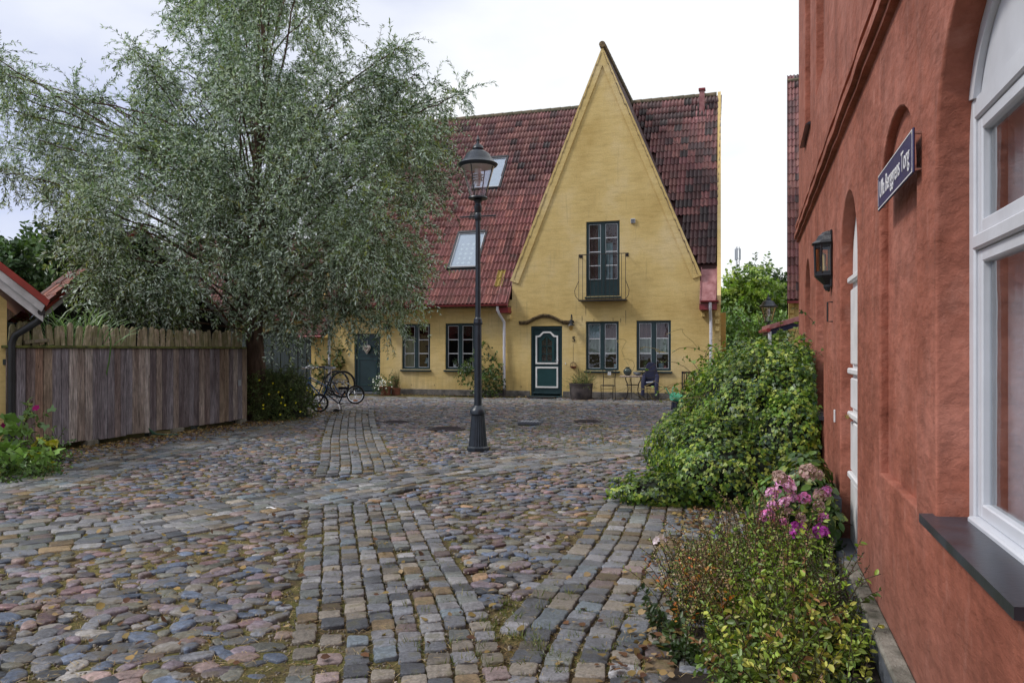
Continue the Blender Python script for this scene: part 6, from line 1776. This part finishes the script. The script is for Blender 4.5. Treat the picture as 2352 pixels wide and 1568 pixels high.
# ============================================================ BICYCLES
def bicycle(name, label, x, y, head, r_, frame, saddle, sc_=1.0, high=False, lean=0.0, guards=False, wb=1.0):
    t = thing(name, label, 'bicycle', (x, y, 0), head, 'bicycles parked before the dark fence')
    b = wb / 2
    def wheel(cx, nm, turn=0):
        w = MB()
        ring_ = [(cx + (r_ - .018) * math.cos(a), 0, r_ + (r_ - .018) * math.sin(a)) for a in np.linspace(0, 2 * math.pi, 33)]
        ty = w.tube(ring_, .021, 8, False).build('wheel', 'rubber', t, True)
        MB().tube([(cx + (r_ - .042) * math.cos(a), 0, r_ + (r_ - .042) * math.sin(a)) for a in np.linspace(0, 2 * math.pi, 33)], .010, 6, False).build('rim', 'chrome', ty, True)
        s_ = MB()
        for k in range(18):
            a = k * math.pi / 9; s_.tube([(cx, (-.02 if k % 2 else .02), r_), (cx + (r_ - .045) * math.cos(a), 0, r_ + (r_ - .045) * math.sin(a))], .0016, 3, False)
        s_.build('spokes', 'chrome', ty)
        MB().tube([(cx, -.05, r_), (cx, .05, r_)], .018, 8).build('hub', 'black', ty)
        MB().box(cx - .05, cx + .05, -.012, .012, .065, .095, .004).build('spoke_reflector', 'reflector', ty)
    wheel(-b, 'front'); wheel(b, 'rear')
    bb = (.06, 0, r_ * .92); hd = (-b + .22 * wb, 0, r_ * 2 + .14 * sc_); hd2 = (-b + .18 * wb, 0, r_ * 2 + .02); st = (.24 * wb, 0, r_ * 2 + (.16 if high else .08) * sc_)
    f = MB().tube([bb, st], .016, 8).tube([hd, hd2], .019, 8).tube([hd2, bb], .019, 8).tube([hd, (st[0] - .03, 0, st[2] - (.28 if high else .10))], .015, 8)
    for s_ in (-.05, .05): f.tube([bb, (b, s_, r_)], .009, 6).tube([(st[0], 0, st[2] - .05), (b, s_, r_)], .008, 6)
    f.build('frame', frame, t, True)
    MB().tube([hd2, (-b, -.055, r_)], .012, 6).tube([hd2, (-b, .055, r_)], .012, 6).build('fork', frame, t, True)
    sz = st[2] + (.20 if high else .04)
    MB().tube([st, (st[0] + .01, 0, sz)], .012, 8).build('seat_post', 'chrome', t, True)
    sd_ = MB().prism([(-.16, -.02), (-.12, -.035), (.0, -.06), (.09, -.10 if high else -.07), (.11, 0), (.09, .10 if high else .07), (0, .06), (-.12, .035), (-.16, .02)], lambda p: (st[0] + p[0] * .9, p[1] * .9, sz), lambda p: (st[0] + p[0], p[1], sz + .055))
    sd_.build('saddle', saddle, t)
    ht = hd[2] + (.22 if high else .14)
    hb = MB().tube([hd, (hd[0] + .02, 0, ht)], .012, 8)
    if high: hb.tube([(hd[0] + .24, -.30, ht + .02), (hd[0] + .05, -.29, ht + .05), (hd[0] - .02, -.12, ht), (hd[0] + .02, 0, ht - .01), (hd[0] - .02, .12, ht), (hd[0] + .05, .29, ht + .05), (hd[0] + .24, .30, ht + .02)], .011, 8)
    else: hb.tube([(hd[0] + .05, -.25, ht + .02), (hd[0], -.12, ht + .01), (hd[0], .12, ht + .01), (hd[0] + .05, .25, ht + .02)], .011, 8)
    hb.build('handlebar', 'chrome' if high else 'black', t, True)
    for s_ in (-1, 1):
        e = (hd[0] + .24, .30 * s_, ht + .02) if high else (hd[0] + .05, .25 * s_, ht + .02)
        MB().tube([e, (e[0] + .09, e[1] + .02 * s_, e[2] - .01)], .017, 8).build('grip', 'black', t)
    MB().lathe([(0, -.005), (.085, -.005), (.085, .005), (0, .005)], 18).build('chainring', 'black', t).rotation_euler = (R(90), 0, 0)
    t.children[-1].location = (bb[0], -.05, bb[2])
    MB().tube([(bb[0], -.06, bb[2]), (bb[0] + .05, -.08, bb[2] - .15)], .009, 6).tube([(bb[0], .06, bb[2]), (bb[0] - .05, .08, bb[2] + .15)], .009, 6).build('crank', 'chrome', t)
    for s_, z_, x_ in ((-1, -.15, .05), (1, .15, -.05)): MB().box(bb[0] + x_ - .045, bb[0] + x_ + .045, .085 * s_ if s_ > 0 else -.17, .17 if s_ > 0 else -.085, bb[2] + z_ - .012, bb[2] + z_ + .012, .003).build('pedal', 'black', t)
    MB().tube([(bb[0] + .02, -.055, bb[2] + .075), (b, -.05, r_ + .03)], .005, 4).tube([(bb[0] + .02, -.055, bb[2] - .075), (b, -.05, r_ - .03)], .005, 4).build('chain', 'black', t)
    if guards:
        for cx, a0_, a1_ in ((b, -.1, 2.9), (-b, .2, 2.4)):
            MB().tube([(cx + (r_ + .03) * math.cos(a), 0, r_ + (r_ + .03) * math.sin(a)) for a in np.linspace(a0_, a1_, 14)], .016, 6).build('mudguard', 'chrome', t, True)
        rk = MB()
        for s_ in (-.06, 0, .06): rk.tube([(b - .25, s_, r_ * 2 + .06), (b + .18, s_, r_ * 2 + .08)], .007, 5)
        for s_ in (-.06, .06): rk.tube([(b, s_, r_), (b + .05, s_, r_ * 2 + .07)], .006, 5)
        rk.build('luggage_rack', 'chrome', t)
    MB().tube([(bb[0] + .05, -.03, bb[2]), (bb[0] + .12, -.13, .0)], .008, 5).build('kickstand', 'black', t)
    t.rotation_euler = (lean, 0, head)
    return t
bicycle('bicycle', 'small black children bicycle with orange spoke reflectors standing nearest the cobbles', -4.28, 18.8, R(-3), .225, 'bikedark', 'bikedark', .9, False, R(-4), False, .84)
bicycle('bicycle', 'blue bicycle with high chrome handlebar and pale grey saddle behind the small black one', -4.86, 19.6, R(-8), .34, 'bikeblue', 'saddlegrey', 1.0, True, R(-3), True, 1.06)
bicycle('bicycle', 'dark bicycle with navy saddle parked furthest back against the wall', -5.15, 20.3, R(-6), .34, 'bikedark', 'bikedark', 1.0, True, R(4), True, 1.06)

# ============================================================ small things on the ground
def cover(x, y, r_, label):
    t = thing('manhole_cover', label, 'manhole cover', (x, y, .012), 0, 'iron covers in the cobbles')
    MB().lathe([(0, 0), (r_, 0), (r_, .012), (r_ - .05, .016), (r_ - .06, .008), (0, .008)], 28).build('cover_plate', 'iron_cover', t)
    g_ = MB()
    for k in range(7):
        q = -r_ * .75 + k * r_ * .25; hw_ = math.sqrt(max(0, (r_ - .08) ** 2 - q * q))
        g_.box(-hw_, hw_, q - .012, q + .012, .008, .016)
    g_.build('tread_ribs', 'iron_cover', t)
cover(-1.25, 14.7, .36, 'larger round iron manhole cover just left of the lamp post')
cover(-2.42, 16.15, .28, 'smaller round iron manhole cover beside the column of setts')
cover(1.6, 16.3, .30, 'round iron manhole cover in the weeds right of the square drain')
t = thing('drain_grate', 'small raised square blue grey metal drain box on the cobbles before the front door', 'drain', (.36, 15.6, .01), R(-12))
MB().box(-.22, .22, -.16, .16, 0, .06, .01).build('drain_frame', 'stone', t)
for k in range(6): MB().box(-.17 + k * .06, -.14 + k * .06, -.12, .12, .0605, .068).build('grate_bar', 'mast', t)
t = thing('garden_hose', 'short piece of green garden hose poking out under the board fence', 'garden hose', (-6.30, 13.5, 0))
for k in range(3): MB().tube([(-.12 + .02 * k, -.1, .30 - .03 * k), (-.02, -.08, .15), (.05 + .03 * k, -.06, .05), (.2 + .06 * k, .0, .03), (.38 + .03 * k, .06, .03)], .011, 6).build('hose', 'hosegreen' if 'hosegreen' in MT else 'mint', t, True)
t = thing('paper_scrap', 'crumpled white ribbon of paper lying across the setts', 'paper scrap', (-2.25, 7.2, .03))
_ = MB().add([(-.09, .03, 0), (-.08, .05, .01), (-.02, .0, .02), (-.01, .03, .025), (.04, -.02, .0), (.05, .0, .01), (.14, -.05, .01), (.13, -.03, .0)], [(0, 1, 3, 2), (2, 3, 5, 4), (4, 5, 7, 6)]).build('paper', 'enamel', t)
_.scale = (.6, .6, .6)
t = thing('fence_notice', 'small pale blue sticker fixed at the far end of the board fence', 'sticker', (-5.60, 15.85, 0), -FA)
MB().box(.012, .02, -.06, .03, .78, .90).build('sticker_sheet', 'skyglass', t)

# ------------------------------------------------------------ every plant's empty stands at its own base
bpy.context.view_layer.update()
for o in list(COL.objects):
    if o.type == 'EMPTY' and o.parent is None and tuple(o.location) == (0, 0, 0) and o.children:
        b = [c.matrix_world @ Vector(q) for c in o.children for q in c.bound_box]
        rebase(o, (sum(q.x for q in b) / len(b), sum(q.y for q in b) / len(b), 0.0))
